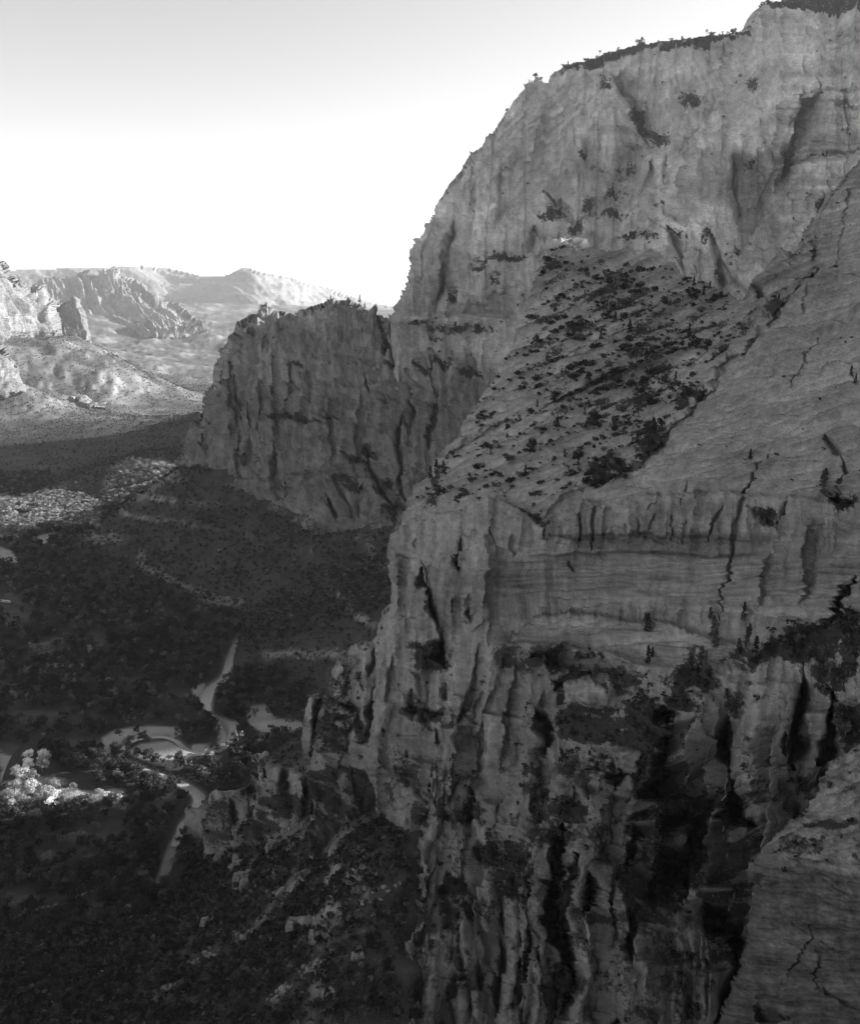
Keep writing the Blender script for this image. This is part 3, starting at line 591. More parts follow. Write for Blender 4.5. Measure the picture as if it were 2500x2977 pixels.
# a mesa added unseen behind the mountain to shade the far valley
def shade_block(name, x0, x1, y0, y1, z, seed):
    n = 90; u = np.linspace(0, 1, n); gx, gy = np.meshgrid(x0-200+(x1-x0+400)*u, y0-200+(y1-y0+400)*u)
    e = np.minimum(np.minimum(gx-x0, x1-gx), np.minimum(gy-y0, y1-gy))+60*fbm(gx/200, gy/200, 0*gx, 4, seed)
    h = z*(.35*sstep(-190, 0, e)+.65*sstep(0, 40, e))+25*fbm(gx/150, gy/150, 0*gx, 4, seed+1)-10
    i = np.arange(n*n).reshape(n, n); F = np.stack([i[:-1, :-1].ravel(), i[:-1, 1:].ravel(), i[1:, 1:].ravel(), i[1:, :-1].ravel()], -1)
    link(name, mesh_np(name, np.stack([gx, gy, h], -1).reshape(-1, 3), F, M['rock_far'], True, {'tone': np.ones(n*n), 'veg': np.zeros(n*n)}), kind='structure')
shade_block('mesa', 480, 1500, 2540, 3160, 690, 75)

# ---------------------------------------------------------------- the near ridge: slickrock slope, cliff, shelf and fins
def Z3(L): return [(1150+a*.7653, 900+b*.7653) for a, b in L]
def Z5(L): return [(800+a*.567, 1500+b*.567) for a, b in L]
def Z6(L): return [(1600+a*.608, 1700+b*.608) for a, b in L]
def Z7(L): return [(700+a*.567, 2000+b*.567) for a, b in L]
def ZG(L): return [(2000+a*.2857, 640+b*.2857) for a, b in L]
BANDTOP = [(1150,1545),(1200,1500),(1330,1490),(1385,1445),(1430,1440),(1480,1470),(1560,1510),(1600,1505),(1680,1470),(1800,1450),(1900,1440),(2050,1430),(2150,1436),(2300,1450),(2500,1470)]
GULLY = [ZG([(1330,480),(1180,640),(950,940),(830,1100),(700,1200),(560,1360),(380,1500),(150,1800),(0,2000)])+Z3([(1060,440),(1000,530),(900,600),(790,660),(700,700)])]
SHELF_T = [(1480,1870),(1510,1840),(1550,1800),(1640,1790),(1760,1800),(1900,1815),(2050,1850),(2200,1880)]
SHELF_B = [(1480,1870),(1560,1865),(1700,1880),(1780,1900),(1900,1930),(2040,1950),(2150,1935)]
def near_shape(gx, gy, Y, tone, veg):
    # gullies and joints on the slope
    Y = groove(gx, gy, Y, GULLY[0], 11, 16)
    for L, w_, d in [(ZG([(900,800),(650,1000),(540,1150),(300,1300),(100,1400),(0,1450)]),7,8),(ZG([(1350,480),(1200,600),(950,760),(720,950),(560,1010)]),9,9),(ZG([(1370,1150),(1240,1330),(1150,1500),(1000,1780)]),3,2.2),(ZG([(960,1220),(920,1400),(850,1560),(770,1730)]),3,1.8),
                     (Z3([(480,400),(380,450),(280,500),(180,560)]),9,11),(Z3([(760,640),(700,680),(560,790)]),6,5),(Z3([(820,230),(700,300),(560,370)]),13,14),(Z3([(1620,90),(1530,230),(1490,320)]),3,2),
                     (Z3([(1430,540),(1370,620),(1310,720),(1290,800),(1270,920),(1240,1080),(1220,1200)]),4,6),(ZG([(1290,150),(1290,300),(1330,440)]),10,12),(ZG([(1060,380),(1030,480)]),10,14),(ZG([(720,650),(740,850)]),14,22),
                     (Z3([(1740,1010),(1680,1100),(1640,1200)]),11,16)]:
        Y = groove(gx, gy, Y, L, w_, d)
    # bumps left between the gullies at the head of the slope
    for cx, cy, rx, ry, d, a in [(2430,760,60,120,18,.3),(1660,700,60,30,10,0),(1700,2000,72,52,22,.3),(1395,1440,60,60,8,0)]:
        Y = bulge(gx, gy, Y, cx, cy, rx, ry, d, a, 4)
    for L, w_, d in [([(2272,735),(2258,800),(2236,900)],26,13),([(2345,690),(2330,780),(2300,880)],27,12),([(2225,800),(2215,880)],14,9),([(2440,540),(2425,640),(2400,760)],24,10),([(1640,695),(1600,760),(1580,860)],30,7),([(1700,692),(1690,760)],26,6)]:
        Y = fin(gx, gy, Y, L, w_, d)
    for L, d, dc, sd_ in [([(1215,1620),(1290,1900)],12,40,1),([(1345,1480),(1345,1900)],10,50,-1),([(1440,1530),(1425,1800)],7,40,1),([(1380,1900),(1330,2150)],12,45,1),([(1240,1900),(1220,2120)],10,40,1),([(1180,1560),(1170,1850)],6,30,-1),([(1500,1900),(1440,2250)],12,50,1),([(1590,2000),(1560,2200)],14,40,1),([(1130,1900),(1120,2050)],10,30,1),([(2230,1600),(2200,1780)],6,50,1),([(2360,1480),(2330,1780)],8,60,1),([(1300,2100),(1270,2300)],10,30,-1),([(2150,2060),(2150,2400)],14,30,-1),([(2320,1930),(2330,2240)],12,30,1)]:
        Y = vstep(gx, gy, Y, L, d, dc, sd_)
    # cliff band
    Y = ledge(gx, gy, Y, BANDTOP, 13, 6, 160)
    # overhanging dark bed
    a = Z3([(560,850),(760,845),(900,840),(1080,850),(1200,860),(1340,850)])
    Y = ledge(gx, gy, Y, [(x, y+68) for x, y in a], -9, 14, 36); Y = groove(gx, gy, Y, [(x, y+14) for x, y in a], 10, 5)
    for L, w_, d in [([(695,750),(715,800),(710,900)],4,5),([(775,720),(760,800),(755,900),(750,940)],4,6),([(1000,770),(950,850)],3,3.5),([(860,800),(870,860)],3,3),([(1060,770),(1040,900)],3,3.5),([(1240,740),(1160,900)],5,5),([(1100,790),(1095,900)],3,3),([(560,820),(560,870)],4,6),([(920,790),(925,870)],3,3),([(655,950),(690,1000)],4,5),([(1000,680),(960,770)],3,3),([(1120,650),(1080,760)],3,3),
                     ([(70,860),(60,900)],4,4),([(250,860),(250,960)],7,7),([(230,940),(260,1000)],8,7),([(1480,700),(1440,830)],8,7),([(1700,560),(1690,700)],6,6),([(1640,720),(1760,740)],16,14),([(1640,480),(1670,560)],10,8),([(1330,740),(1440,820)],16,6),([(1650,1180),(1764,1160)],14,14),
                     ([(0,935),(80,935)],4,3),([(345,800),(345,1290)],4,-6),([(450,860),(440,940)],6,5)]:
        Y = groove(gx, gy, Y, Z3(L), w_, d)
    # big cracks of the left pillar
    for L, w_, d in [([(735,215),(735,340),(780,365),(810,470),(830,570)],8,22),([(850,600),(860,680),(850,780)],17,24),([(930,400),(930,520)],4,7),([(1010,400),(1000,540)],12,9),([(950,180),(960,290)],7,8),([(700,800),(745,820),(745,980)],6,7),([(870,850),(860,960)],8,10),([(810,1080),(810,1180)],5,9),
                     ([(1310,930),(1380,1060),(1380,1140),(1360,1220)],11,26),([(1300,1400),(1280,1500)],5,8),([(735,1320),(738,1440)],6,11),([(990,1380),(1000,1430)],5,9),([(840,1440),(830,1560)],8,14),([(980,930),(970,1000),(1030,1080),(990,1240)],4,5),([(1040,650),(1020,760),(980,860)],6,6),([(700,900),(700,1060)],14,12),
                     ([(900,1290),(830,1560)],6,-8),([(1000,600),(1080,520),(1075,100)],9,-7),([(1060,900),(930,1150),(890,1300),(800,1588)],11,-12),([(1180,700),(1100,900),(1000,1200)],9,-8),([(600,140),(600,800)],30,-5),([(1000,1100),(960,1220)],4,5),([(1450,840),(1500,900),(1480,960)],14,14),([(1440,900),(1500,830),(1620,800),(1680,900)],9,16),
                     ([(620,1280),(700,1440)],12,8),([(1040,1330),(1000,1420)],8,-9)]:
        Y = groove(gx, gy, Y, Z5(L), w_, d)
    # alcove under the shelf
    Y = groove(gx, gy, Y, [(1560,1905),(1640,1925),(1740,1935),(1800,1960)], 30, 22, 4)
    Y = ledge(gx, gy, Y, [(x, y+6) for x, y in SHELF_B], 16, 8, 130)
    Y = ledge(gx, gy, Y, [(x, y) for x, y in SHELF_T], 7, 10, 90)
    # slots between the fins
    for L, w_, d in [([(130,1150),(70,1300),(50,1700),(60,1850)],17,34),([(170,1300),(130,1500),(100,1700),(90,1850)],12,28),([(320,880),(300,980)],12,18),([(270,1350),(230,1540),(200,1620)],10,20),([(390,1500),(400,1800)],14,14),([(700,620),(560,800),(560,1000),(700,1150),(720,1300),(560,1400),(440,1600)],60,34),
                     ([(850,560),(860,800),(880,1000),(960,1160)],26,40),([(1210,380),(1190,560),(1195,880)],15,26),([(1330,500),(1310,900)],17,22),([(1120,700),(1150,820)],8,9),([(800,1500),(820,1650),(860,1750)],30,26),([(540,580),(550,700)],26,20),([(500,600),(520,740)],5,-10),
                     ([(860,1600),(870,1850),(800,2100)],22,24),([(430,1100),(380,1400)],10,12),([(200,800),(200,1080)],7,9),([(600,1100),(640,1250),(540,1400)],16,10),([(1000,1000),(900,1080)],20,8),([(470,1060),(430,1130)],8,8),([(700,900),(620,1000)],14,10),([(80,1400),(76,2000)],12,20),([(250,2060),(270,2100)],10,10)]:
        Y = groove(gx, gy, Y, Z6(L), w_, d*1.25, 3)
    for L, w_, d in [([(1450,1150),(1430,1300),(1430,1480)],7,16),([(1560,830),(1540,1000),(1500,1250),(1440,1500),(1400,1723)],6,12),([(1010,870),(960,960),(950,1100)],5,9),([(960,620),(990,460),(1040,440)],5,8),([(1110,1490),(1080,1600)],10,14),([(1230,1400),(1230,1560)],7,10),([(900,1480),(830,1640)],5,9),([(1300,1250),(1310,1700)],8,11),([(1540,1280),(1540,1440)],6,8),
                     ([(1310,560),(1310,760)],8,8),([(1180,540),(1190,600)],9,9),([(910,460),(910,520)],5,9),([(1120,620),(1220,660)],34,12),([(1220,780),(1230,900)],16,14),([(1000,980),(1060,1080)],22,8),([(1090,1300),(1130,1450)],14,7),([(1400,600),(1430,700)],10,9),([(870,1060),(850,1300)],14,6),([(1660,1250),(1680,1450),(1640,1700)],13,18),([(1610,1560),(1600,1723)],8,10)]:
        Y = groove(gx, gy, Y, Z7(L), w_, d, 3)
    for L, w_, d in [([(1573,2445),(1560,2600),(1535,2820),(1500,2990)],23,13),([(1618,2425),(1604,2567),(1585,2740),(1550,2990)],20,12),([(1740,2198),(1746,2370),(1722,2490),(1692,2733),(1670,2990)],27,14),([(1782,2515),(1765,2620),(1730,2734)],18,12),
                     ([(1860,2330),(1900,2400),(1915,2520)],34,14),([(2030,2010),(2037,2089),(1990,2217)],36,13),([(2132,2250),(2136,2380)],12,12),([(2230,1975),(2235,2235)],66,10),([(2225,2235),(2250,2440)],46,9),([(2372,2070),(2372,2260)],20,13),([(2450,2040),(2450,2200)],36,9),
                     ([(2123,2575),(2050,2625),(1977,2673)],24,13),([(1870,2790),(1880,2990)],40,9),([(1950,2800),(1955,2990)],46,7),([(2050,2820),(2040,2990)],40,6),([(1300,2700),(1270,2840),(1240,2990)],34,9),([(1345,2850),(1345,2990)],24,9),([(1392,2880),(1390,2990)],20,9),
                     ([(1199,2610),(1190,2740)],22,7),([(1376,2680),(1370,2800)],34,8),([(1478,2600),(1470,2960)],22,10),([(1430,2560),(1425,2700)],18,9),([(1124,2040),(1108,2235)],24,9),([(1212,2205),(1200,2310)],26,8),([(1250,2228),(1242,2330)],18,8),
                     ([(1328,2020),(1290,2198),(1244,2368),(1212,2482),(1206,2580)],15,9),([(1382,2105),(1363,2255),(1318,2340)],12,7),([(1548,2190),(1522,2380)],16,10),([(1460,2080),(1440,2200)],36,7),([(1660,2230),(1650,2360)],16,9),([(1690,2200),(1684,2320)],13,8),([(1420,2330),(1410,2480)],20,9),([(1340,2380),(1330,2520)],20,8),([(1580,2130),(1600,2200)],24,8),([(1820,2560),(1810,2700)],20,9),([(1800,2180),(1810,2300)],26,8),([(1880,2150),(1890,2240)],26,8)]:
        Y = fin(gx, gy, Y, L, w_, d)
    vgn = np.clip(.92+.9*fbm(gx/30, gy/26, 0*gx, 4, 76), .25, 1.12)
    # vegetation: ledges, gullies and shelves where soil gathers
    for L, k in [(Z6([(300,560),(480,520),(640,470),(700,560),(640,620),(620,740),(480,800),(640,830),(620,1000),(800,1000),(900,1100),(1000,1200),(960,1350),(860,1420),(700,1500),(560,1640),(440,1700),(360,1700),(360,1400),(340,1200),(440,1060),(640,1040),(640,1260),(520,1380),(620,1300),(560,1080),(400,1020),(330,1040),(380,800),(60,700),(60,560)]),.95),
                 (Z6([(0,560),(200,560),(260,640),(240,760),(60,760),(0,680)]),.95),(Z6([(1180,200),(1260,170),(1480,140),(1480,400),(1340,560),(1250,480),(1230,400),(1100,330),(880,400),(760,380),(860,320),(1000,260)]),.95),(Z6([(620,300),(700,280),(760,360),(820,500),(640,520),(560,440),(600,400)]),.9),(Z6([(820,480),(900,520),(930,600),(900,680),(820,640)]),.9),
                 (Z6([(0,290),(100,290),(240,350),(440,390),(640,440),(560,520),(300,560),(230,450),(160,420),(60,440),(0,430)]),.6),(Z6([(880,860),(1010,870),(1100,980),(1080,1080),(930,1060),(900,960)]),.55),(Z6([(1300,560),(1480,600),(1480,760),(1330,780)]),.9),(Z6([(1130,900),(1250,900),(1250,980),(1150,1040)]),.75),(Z6([(0,900),(60,1000),(200,1060),(200,1160),(0,1180)]),.9),(Z6([(760,1480),(960,1400),(960,1700),(860,1860),(600,1800),(500,1740),(760,1740),(800,1600)]),.85),
                 (Z6([(200,1560),(380,1520),(370,1660),(200,1640)]),.6),
                 (Z5([(650,710),(700,650),(820,620),(880,640),(890,780),(830,800),(740,800)]),.9),(Z5([(650,980),(720,960),(760,1050),(860,1060),(930,960),(930,1100),(700,1110)]),.8),(Z5([(960,480),(1020,460),(1020,560),(960,560)]),.9),(Z5([(1090,680),(1160,620),(1300,650),(1440,640),(1460,760),(1400,880),(1300,840),(1130,800)]),.62),
                 (Z7([(870,80),(990,110),(1060,60),(1100,110),(1020,200),(890,190)]),.8),(Z7([(1080,600),(1220,620),(1240,700),(1120,720),(1030,700)]),.95),(Z7([(850,560),(960,580),(960,640),(900,720),(840,680)]),.8),(Z7([(1380,400),(1500,380),(1500,620),(1764,520),(1764,740),(1600,700),(1500,760),(1460,1000),(1400,1100),(1220,900),(1240,760),(1420,760),(1440,600)]),.8),
                 (Z7([(1040,880),(1180,1000),(1220,1100),(1080,1200),(1000,1060)]),.75),(Z7([(1090,1360),(1140,1330),(1160,1460),(1110,1480)]),.8),(Z7([(1000,1420),(1080,1440),(1040,1520)]),.3),(Z7([(1560,1400),(1680,1400),(1680,1650),(1560,1650)]),.9),
                 (Z3([(120,610),(200,600),(200,680),(170,760),(100,760),(140,700)]),.75),(Z3([(410,700),(440,740),(560,800),(600,780),(560,830),(490,780),(420,740)]),1.),(Z3([(720,560),(900,560),(880,640),(740,680)]),.8),(Z3([(880,440),(1020,420),(1060,470),(960,560),(900,540)]),.85),(Z3([(1330,740),(1440,740),(1440,830),(1360,830)]),.75),(Z3([(1620,700),(1764,700),(1764,760),(1640,760)]),1.),(Z3([(1040,340),(1160,280),(1180,330),(1080,380)]),.95),(Z3([(240,470),(420,420),(480,390),(500,405),(430,440),(260,500)]),.8),
                 (ZG([(600,950),(900,780),(1000,800),(1000,900),(560,1180),(380,1260),(350,1240),(640,1040)]),.8),(ZG([(1270,140),(1330,200),(1340,500),(1220,620),(1180,560),(1300,420)]),.8),(ZG([(1030,380),(1080,380),(1040,490),(990,480)]),.9),(ZG([(680,700),(760,640),(800,820),(660,900)]),.85),
                 (ZG([(1620,1500),(1720,1540),(1720,1650),(1480,1740),(1600,1600)]),.7)]:
        veg = np.maximum(veg, k*softp(gx, gy, L, 22)*vgn)
    # upper slope: loose soil between the slabs
    sl = softp(gx, gy, [(1560,700),(2080,850),(2180,960),(2050,1050),(1930,1180),(1850,1280),(1560,1260),(1480,1100)], 60)
    veg = np.maximum(veg, sl*(.44+.55*fbm(gx/60, (gy+.35*gx)/14, 0*gx, 4, 77)))
    # soil in the lower cliffs
    lo = sstep(2000, 2250, gy)*(1-sstep(2050, 2150, gx)); veg = np.maximum(veg, lo*(.36+.5*fbm(gx/45, gy/70, 0*gx, 3, 78)))
    # desert varnish, and the darker bed
    db = softp(gx, gy, Z3([(760,850),(1060,840),(1340,850),(1440,860),(1330,940),(1100,945),(700,905),(580,860)]), 8); tone = tone*(1-.42*db)
    va = softp(gx, gy, Z3([(500,800),(1330,720),(1440,850),(700,900),(520,880)]), 20)+softp(gx, gy, Z3([(440,960),(660,960),(640,1180),(440,1180)]), 20)+softp(gx, gy, Z6([(440,1800),(860,1850),(780,2100),(300,2100)]), 20)+softp(gx, gy, Z3([(780,1110),(1360,1120),(1360,1200),(760,1180)]), 15)
    st = sstep(0., .5, vn(gx/11, gy/260, 0*gx, 79)+.5*vn(gx/5, gy/160, 0*gx, 80)); tone = tone*(1-.38*st*np.clip(va, 0, 1))
    tone = tone*(1+.30*softp(gx, gy, Z5([(1480,870),(1560,820),(1640,830),(1710,960),(1560,970),(1500,940)]), 5))
    tone = tone*(1-.25*softp(gx, gy, Z5([(1140,600),(1500,640),(1480,860),(1300,860),(1140,780)]), 20))  # darker patch below the left end of the shelf
    tone = tone*(1-.22*sstep(1850, 2300, gy))  # darker towards the foot of the ridge
    return Y, tone, veg
def near_disp(gx, gy, C, tone, veg, n):
    x, y, z = C[..., 0], C[..., 1], C[..., 2]
    up = n[..., 2]
    bt = np.interp(gx, [p[0] for p in BANDTOP], [p[1] for p in BANDTOP])
    slope = 1-sstep(-30, 12, gy-bt)                                     # slickrock above the cliff band
    shelf = softp(gx, gy, SHELF_T+SHELF_B[::-1], 14)
    slab = softp(gx, gy, Z3([(330,940),(1340,930),(1480,1000),(1764,900),(1764,1180),(1360,1190),(960,1130),(640,1130),(380,1060)]), 25)
    beds = np.clip(slope+shelf+.75*slab, 0, 1)
    fins = sstep(1980, 2250, gy)
    cliff = 1-beds
    # cross-bedding: sets of thin inclined beds, each set with a dip of its own
    q = (gy+.05*gx+26*fbm(gx/260, gy/140, 0*gx, 3, 81))/58.
    k = np.floor(q); fr = q-k
    hs = hsh(k.astype(np.int64), 0*k.astype(np.int64), 0*k.astype(np.int64), 82)
    ang = np.where(slope > .5, np.interp(gx-.6*(gy-900), [1200,1700,2100,2500], [.62,.42,.34,.22])+.35*(hs-.5), .05+.75*(hs-.35)*slab)
    b = gy*np.cos(ang)+gx*np.sin(ang)
    b = b+5*fbm(gx/70, gy/30, 0*gx, 3, 83)
    wl = 11+9*hsh(k.astype(np.int64), 1+0*k.astype(np.int64), 0*k.astype(np.int64), 84)
    s = np.mod(b/wl, 1); saw = np.where(s < .75, s/.75, (1-s)/.25)-.5
    s2 = np.mod(b/(wl*.43)+.3, 1); saw2 = s2-.5
    mk = .35+.65*sstep(-.25, .35, fbm(gx/60, gy/22, 0*gx, 3, 85))
    G_ = GULLY[0][::-1]; gxl = np.interp(gy, [p[1] for p in GULLY[0]], [p[0] for p in GULLY[0]])
    dome = sstep(-10, 20, gx-gxl)
    wv = 9*fbm(gx/200, gy/110, 0*gx, 3, 116)
    def lay_(k_, L, l_, sd, o=4): return fbm(gx/L, (gy+wv+k_*gx)/l_, 0*gx, o, sd)
    def bedn(L, l_, sd):
        return slope*((1-dome)*lay_(.44, L, l_, sd)+dome*(.5*lay_(.40, L, l_, sd+1)+.5*lay_(.27, L, l_, sd+2)*1.2))+(1-slope)*lay_(.02, L, l_, sd+3)
    n1 = bedn(150, 13., 1160); n2 = bedn(90, 5.5, 1170); n3 = bedn(220, 34., 1180)
    thin = np.clip(1-np.abs(n2)*5, 0, 1)*sstep(-.2, .2, n1)           # thin shadowed partings between beds
    bd = .55*saw*mk+.25*saw2*mk+.7*(fr-.5)*np.where(fr < .9, 1, (1-fr)/.1)+3.0*n1+1.6*n2+2.6*n3-.5*thin
    # cliff: slabs and blocks between upright joints
    s_ = (gx+.10*gy)*.155+.8*vn(x/12, y/12, z/12, 97); z_ = -gy*.155; zz = z+1.5*vn(x/30, y/30, z/30, 99)
    o1, a1, j1 = blocks(s_, z_, 13., 42., 90); o2, a2, j2 = blocks(s_, z_, 5.6, 13., 120); o3, a3, j3 = blocks(s_, z_, 2.6, 5., 150, .5)
    fl = ridged(x/16, y/16, z/130, 3, 98); strat = fbm(x/60, y/60, zz/2.6, 3, 100)
    lay = np.mod(zz/6.3+.3*vn(x/40, y/40, 0*z, 101), 1); lg = sstep(0, .3, lay)-lay
    rough = fbm(x/4, y/4, z/4, 4, 102); big = fbm(x/22, y/22, z/34, 3, 104)
    cd_ = 1.8*o1+1.15*o2+.5*o3-1.5*j1-1.*j2+.9*fl+.5*strat+.6*lg+.6*rough+1.6*big
    fin = ridged((gx+.10*gy)/62.+.5*fbm(gx/120, gy/160, 0*gx, 3, 110), gy/520., 0*gx, 2, 111)
    fd = 2.4*o1+1.7*o2+.8*o3-2.6*j1-1.6*j2-.5*j3+6.*fin-4*sstep(.1, -.5, fin)+1.1*strat+1.3*lg+.7*rough+1.2*big
    tb = (gy+np.interp(gx, [1200,1800,2500], [.42,.36,.26])*(gx-1200)+34*fbm(gx/130, gy/70, 0*gx, 4, 113))/64.; tf = np.mod(tb, 1); tm = sstep(-.15, .3, fbm(gx/110, gy/50, 0*gx+4, 3, 114))*slope
    terr = (np.where(tf < .8, tf/.8, (1-tf)/.2)-.5)*tm; bd = bd*1.15+2.6*terr
    bsh = sstep(.8, .88, tf)*(1-sstep(.93, 1., tf))*tm  # undercut shade painted into the tone of the terrace risers
    d = beds*bd+cliff*((1-fins)*cd_+fins*fd)
    d = d+beds*.9*fbm(x/9, y/9, z/4, 3, 105)
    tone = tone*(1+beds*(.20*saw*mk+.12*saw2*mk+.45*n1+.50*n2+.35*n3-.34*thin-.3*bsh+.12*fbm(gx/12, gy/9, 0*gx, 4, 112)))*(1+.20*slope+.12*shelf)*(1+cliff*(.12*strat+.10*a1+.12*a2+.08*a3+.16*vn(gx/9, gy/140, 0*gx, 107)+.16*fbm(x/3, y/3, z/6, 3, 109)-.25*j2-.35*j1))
    tone = tone*(1-.20*sstep(.05, .5, fbm(gx/120, gy/70, 0*gx, 4, 108)))
    return d, tone, veg
NEAR = relief('sandstone_ridge', [(1580,720),(1590,702),(1602,691),(1640,688),(1704,688),(1718,711),(1758,735),(1806,730),(1874,722),(1925,739),(1959,773),(1986,796),(2024,824),(2061,830),(2080,840),(2114,857),(2150,868),(2170,862),(2188,835),(2200,800),(2226,790),(2237,763),(2258,740),(2274,729),(2300,733),(2323,729),(2337,697),(2357,663),(2377,640),(2400,590),(2420,555),(2460,510),(2500,470),(2560,400),(3000,330),(3000,3060),(1000,3060),
        (1040,2952),(1108,2873),(1153,2811),(1170,2726),(1187,2652),(1204,2567),(1190,2470),(1130,2400),(1090,2330),(1070,2200),(1090,2050),(1086,1920),(1086,1897),(1100,1840),(1106,1778),(1129,1761),(1135,1727),(1130,1660),(1126,1613),(1135,1551),(1158,1543),(1172,1500),(1188,1466),(1211,1405),(1232,1390),(1250,1374),(1265,1329),(1300,1290),(1334,1267),(1350,1225),(1372,1191),(1395,1150),(1418,1122),(1450,1080),(1479,1045),(1494,984),(1515,940),(1533,900),(1545,850),(1560,800),(1566,750)],
       [(1590,700,765),(1700,690,765),(1500,960,690),(1420,1120,640),(1340,1260,590),(1250,1370,560),(1160,1540,528),(1130,1650,515),(1130,1750,508),(1100,1880,500),(1080,2200,490),(1100,2400,462),(1200,2567,402),(1187,2652,388),(1153,2811,366),(1040,2952,346),
        (1760,735,745),(1925,745,735),(2060,840,700),(2160,870,660),(2240,780,620),(2330,720,580),(2420,560,560),(2560,400,540),(3000,330,520),
        (1700,850,690),(1850,900,670),(1600,1050,630),(1800,1050,610),(2000,950,640),(1500,1250,560),(1700,1250,540),(1900,1200,540),(2050,1050,570),(1500,1400,505),(1700,1400,478),(1300,1440,520),
        (2200,1000,520),(2300,900,515),(2400,800,500),(2500,700,480),(2200,1200,440),(2000,1300,445),(2400,1100,410),(2500,1000,415),(2200,1380,385),(2000,1400,412),(2500,1300,345),(3000,1000,330),(3000,1500,260),
        (1250,1600,498),(1500,1560,468),(1700,1520,452),(2000,1500,402),(2300,1500,350),(2500,1500,322),(1400,1750,470),(1700,1700,444),(2000,1700,392),(2300,1700,344),(2500,1750,312),
        (1250,1900,486),(1500,1790,455),(1650,1780,432),(1900,1800,398),(2100,1830,362),(2350,1850,325),(1600,1870,418),(1800,1900,385),(2050,1940,338),(2300,1950,312),(2500,1950,295),
        (1700,2000,400),(1500,2000,438),(1300,2100,464),(1250,2300,448),(1400,2300,432),(1600,2250,400),(1800,2150,366),(2000,2100,330),(2250,2200,306),(2500,2150,285),
        (1350,2600,398),(1600,2600,365),(1800,2500,345),(1950,2450,340),(2150,2400,312),(2050,2650,318),(2200,2500,308),(1250,2950,356),(1450,2950,350),(1650,2950,335),(1850,2800,318),(1900,2970,305),(2100,2950,300),(2500,2600,280),(3000,3000,220),(3000,2200,240)],
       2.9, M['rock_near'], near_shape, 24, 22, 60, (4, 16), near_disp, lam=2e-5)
def spur_shape(gx, gy, Y, tone, veg):
    for L, w_, d in [([(240,910),(210,1000),(200,1100),(170,1250)],7,18),([(500,920),(515,1050),(460,1180)],15,26),([(420,800),(460,900)],6,10),([(500,640),(490,740),(460,830)],8,14),([(580,500),(580,700)],5,8),([(330,960),(440,1000),(460,1160)],10,16),([(60,1100),(60,1400)],8,12),([(1380-1300,1250),(20,1420)],6,10)]:
        Y = groove(gx, gy, Y, Z5(L), w_, d, 3)
    for L, w_, d in [([(120,370),(110,560)],8,14),([(240,400),(220,560)],9,14),([(340,280),(380,440)],12,18),([(190,340),(150,520)],8,10),([(-60,560),(-50,700)],7,12),([(30,440),(40,560)],6,9),([(300,440),(310,600)],7,10)]:
        Y = groove(gx, gy, Y, Z7(L), w_, d, 3)
    for L, w_, d in [([(903,2015),(893,2120),(884,2230)],13,10),([(1010,1900),(975,1960),(965,2050)],34,9),([(1070,1870),(1060,2040)],16,9),([(745,2192),(748,2300)],20,9),([(812,2232),(808,2330)],15,9),([(862,2235),(858,2350)],15,9),([(600,2335),(590,2450)],20,8),([(655,2305),(640,2440)],16,8),([(950,2280),(935,2390)],16,8),([(1000,2100),(990,2210)],20,9),([(1030,2240),(1020,2350)],18,8),([(700,2310),(690,2400)],12,7),([(905,2290),(900,2360)],10,7)]:
        Y = fin(gx, gy, Y, L, w_, d)
    for L, k in [(Z5([(260,1000),(420,1010),(440,1180),(300,1260),(210,1200)]),.66),(Z7([(0,600),(500,420),(660,420),(800,640),(800,900),(0,900)]),.8),(Z7([(60,560),(200,520),(240,600),(60,700)]),.6)]:
        veg = np.maximum(veg, k*softp(gx, gy, L, 8))
    veg = veg*np.clip(.92+.9*fbm(gx/30, gy/26, 0*gx, 4, 76), .25, 1.12); veg = np.maximum(veg, .36+.5*fbm(gx/40, gy/60, 0*gx, 3, 178))
    tone = tone*(1-.15*sstep(2050, 2400, gy))
    return Y, tone, veg
SPUR = relief('cliff_buttress', [(1160,1840),(1106,1800),(1100,1840),(1083,1863),(1050,1860),(1036,1868),(1021,1877),(1000,1895),(981,1914),(970,1940),(964,1965),(955,1995),(947,2022),(942,2044),(938,2060),(930,2013),(915,2015),(902,2019),(892,2045),(885,2073),(879,2124),(876,2155),(877,2180),(885,2226),(870,2222),(852,2232),(830,2235),(800,2222),(777,2190),(750,2188),(731,2195),(729,2240),(726,2280),(700,2296),(672,2300),(641,2303),(620,2312),(590,2331),(567,2360),(556,2400),(552,2440),(556,2500),(700,2540),(900,2560),(1260,2600),(1260,1840)],
       [(1050,1870,590),(1160,1850,560),(950,2030,588),(893,2030,582),(880,2230,572),(1100,2100,540),(1100,2300,505),(1000,2200,545),(750,2195,606),(730,2290,602),(800,2300,580),(640,2305,624),(560,2440,630),(700,2450,574),(850,2400,538),(1000,2400,500),(1260,2500,440),(900,2560,480),(620,2500,590),(1260,1900,520),(1260,2200,480)],
       2.9, M['rock_near'], spur_shape, 20, 18, 45, (3, 14), near_disp, lam=3e-5)
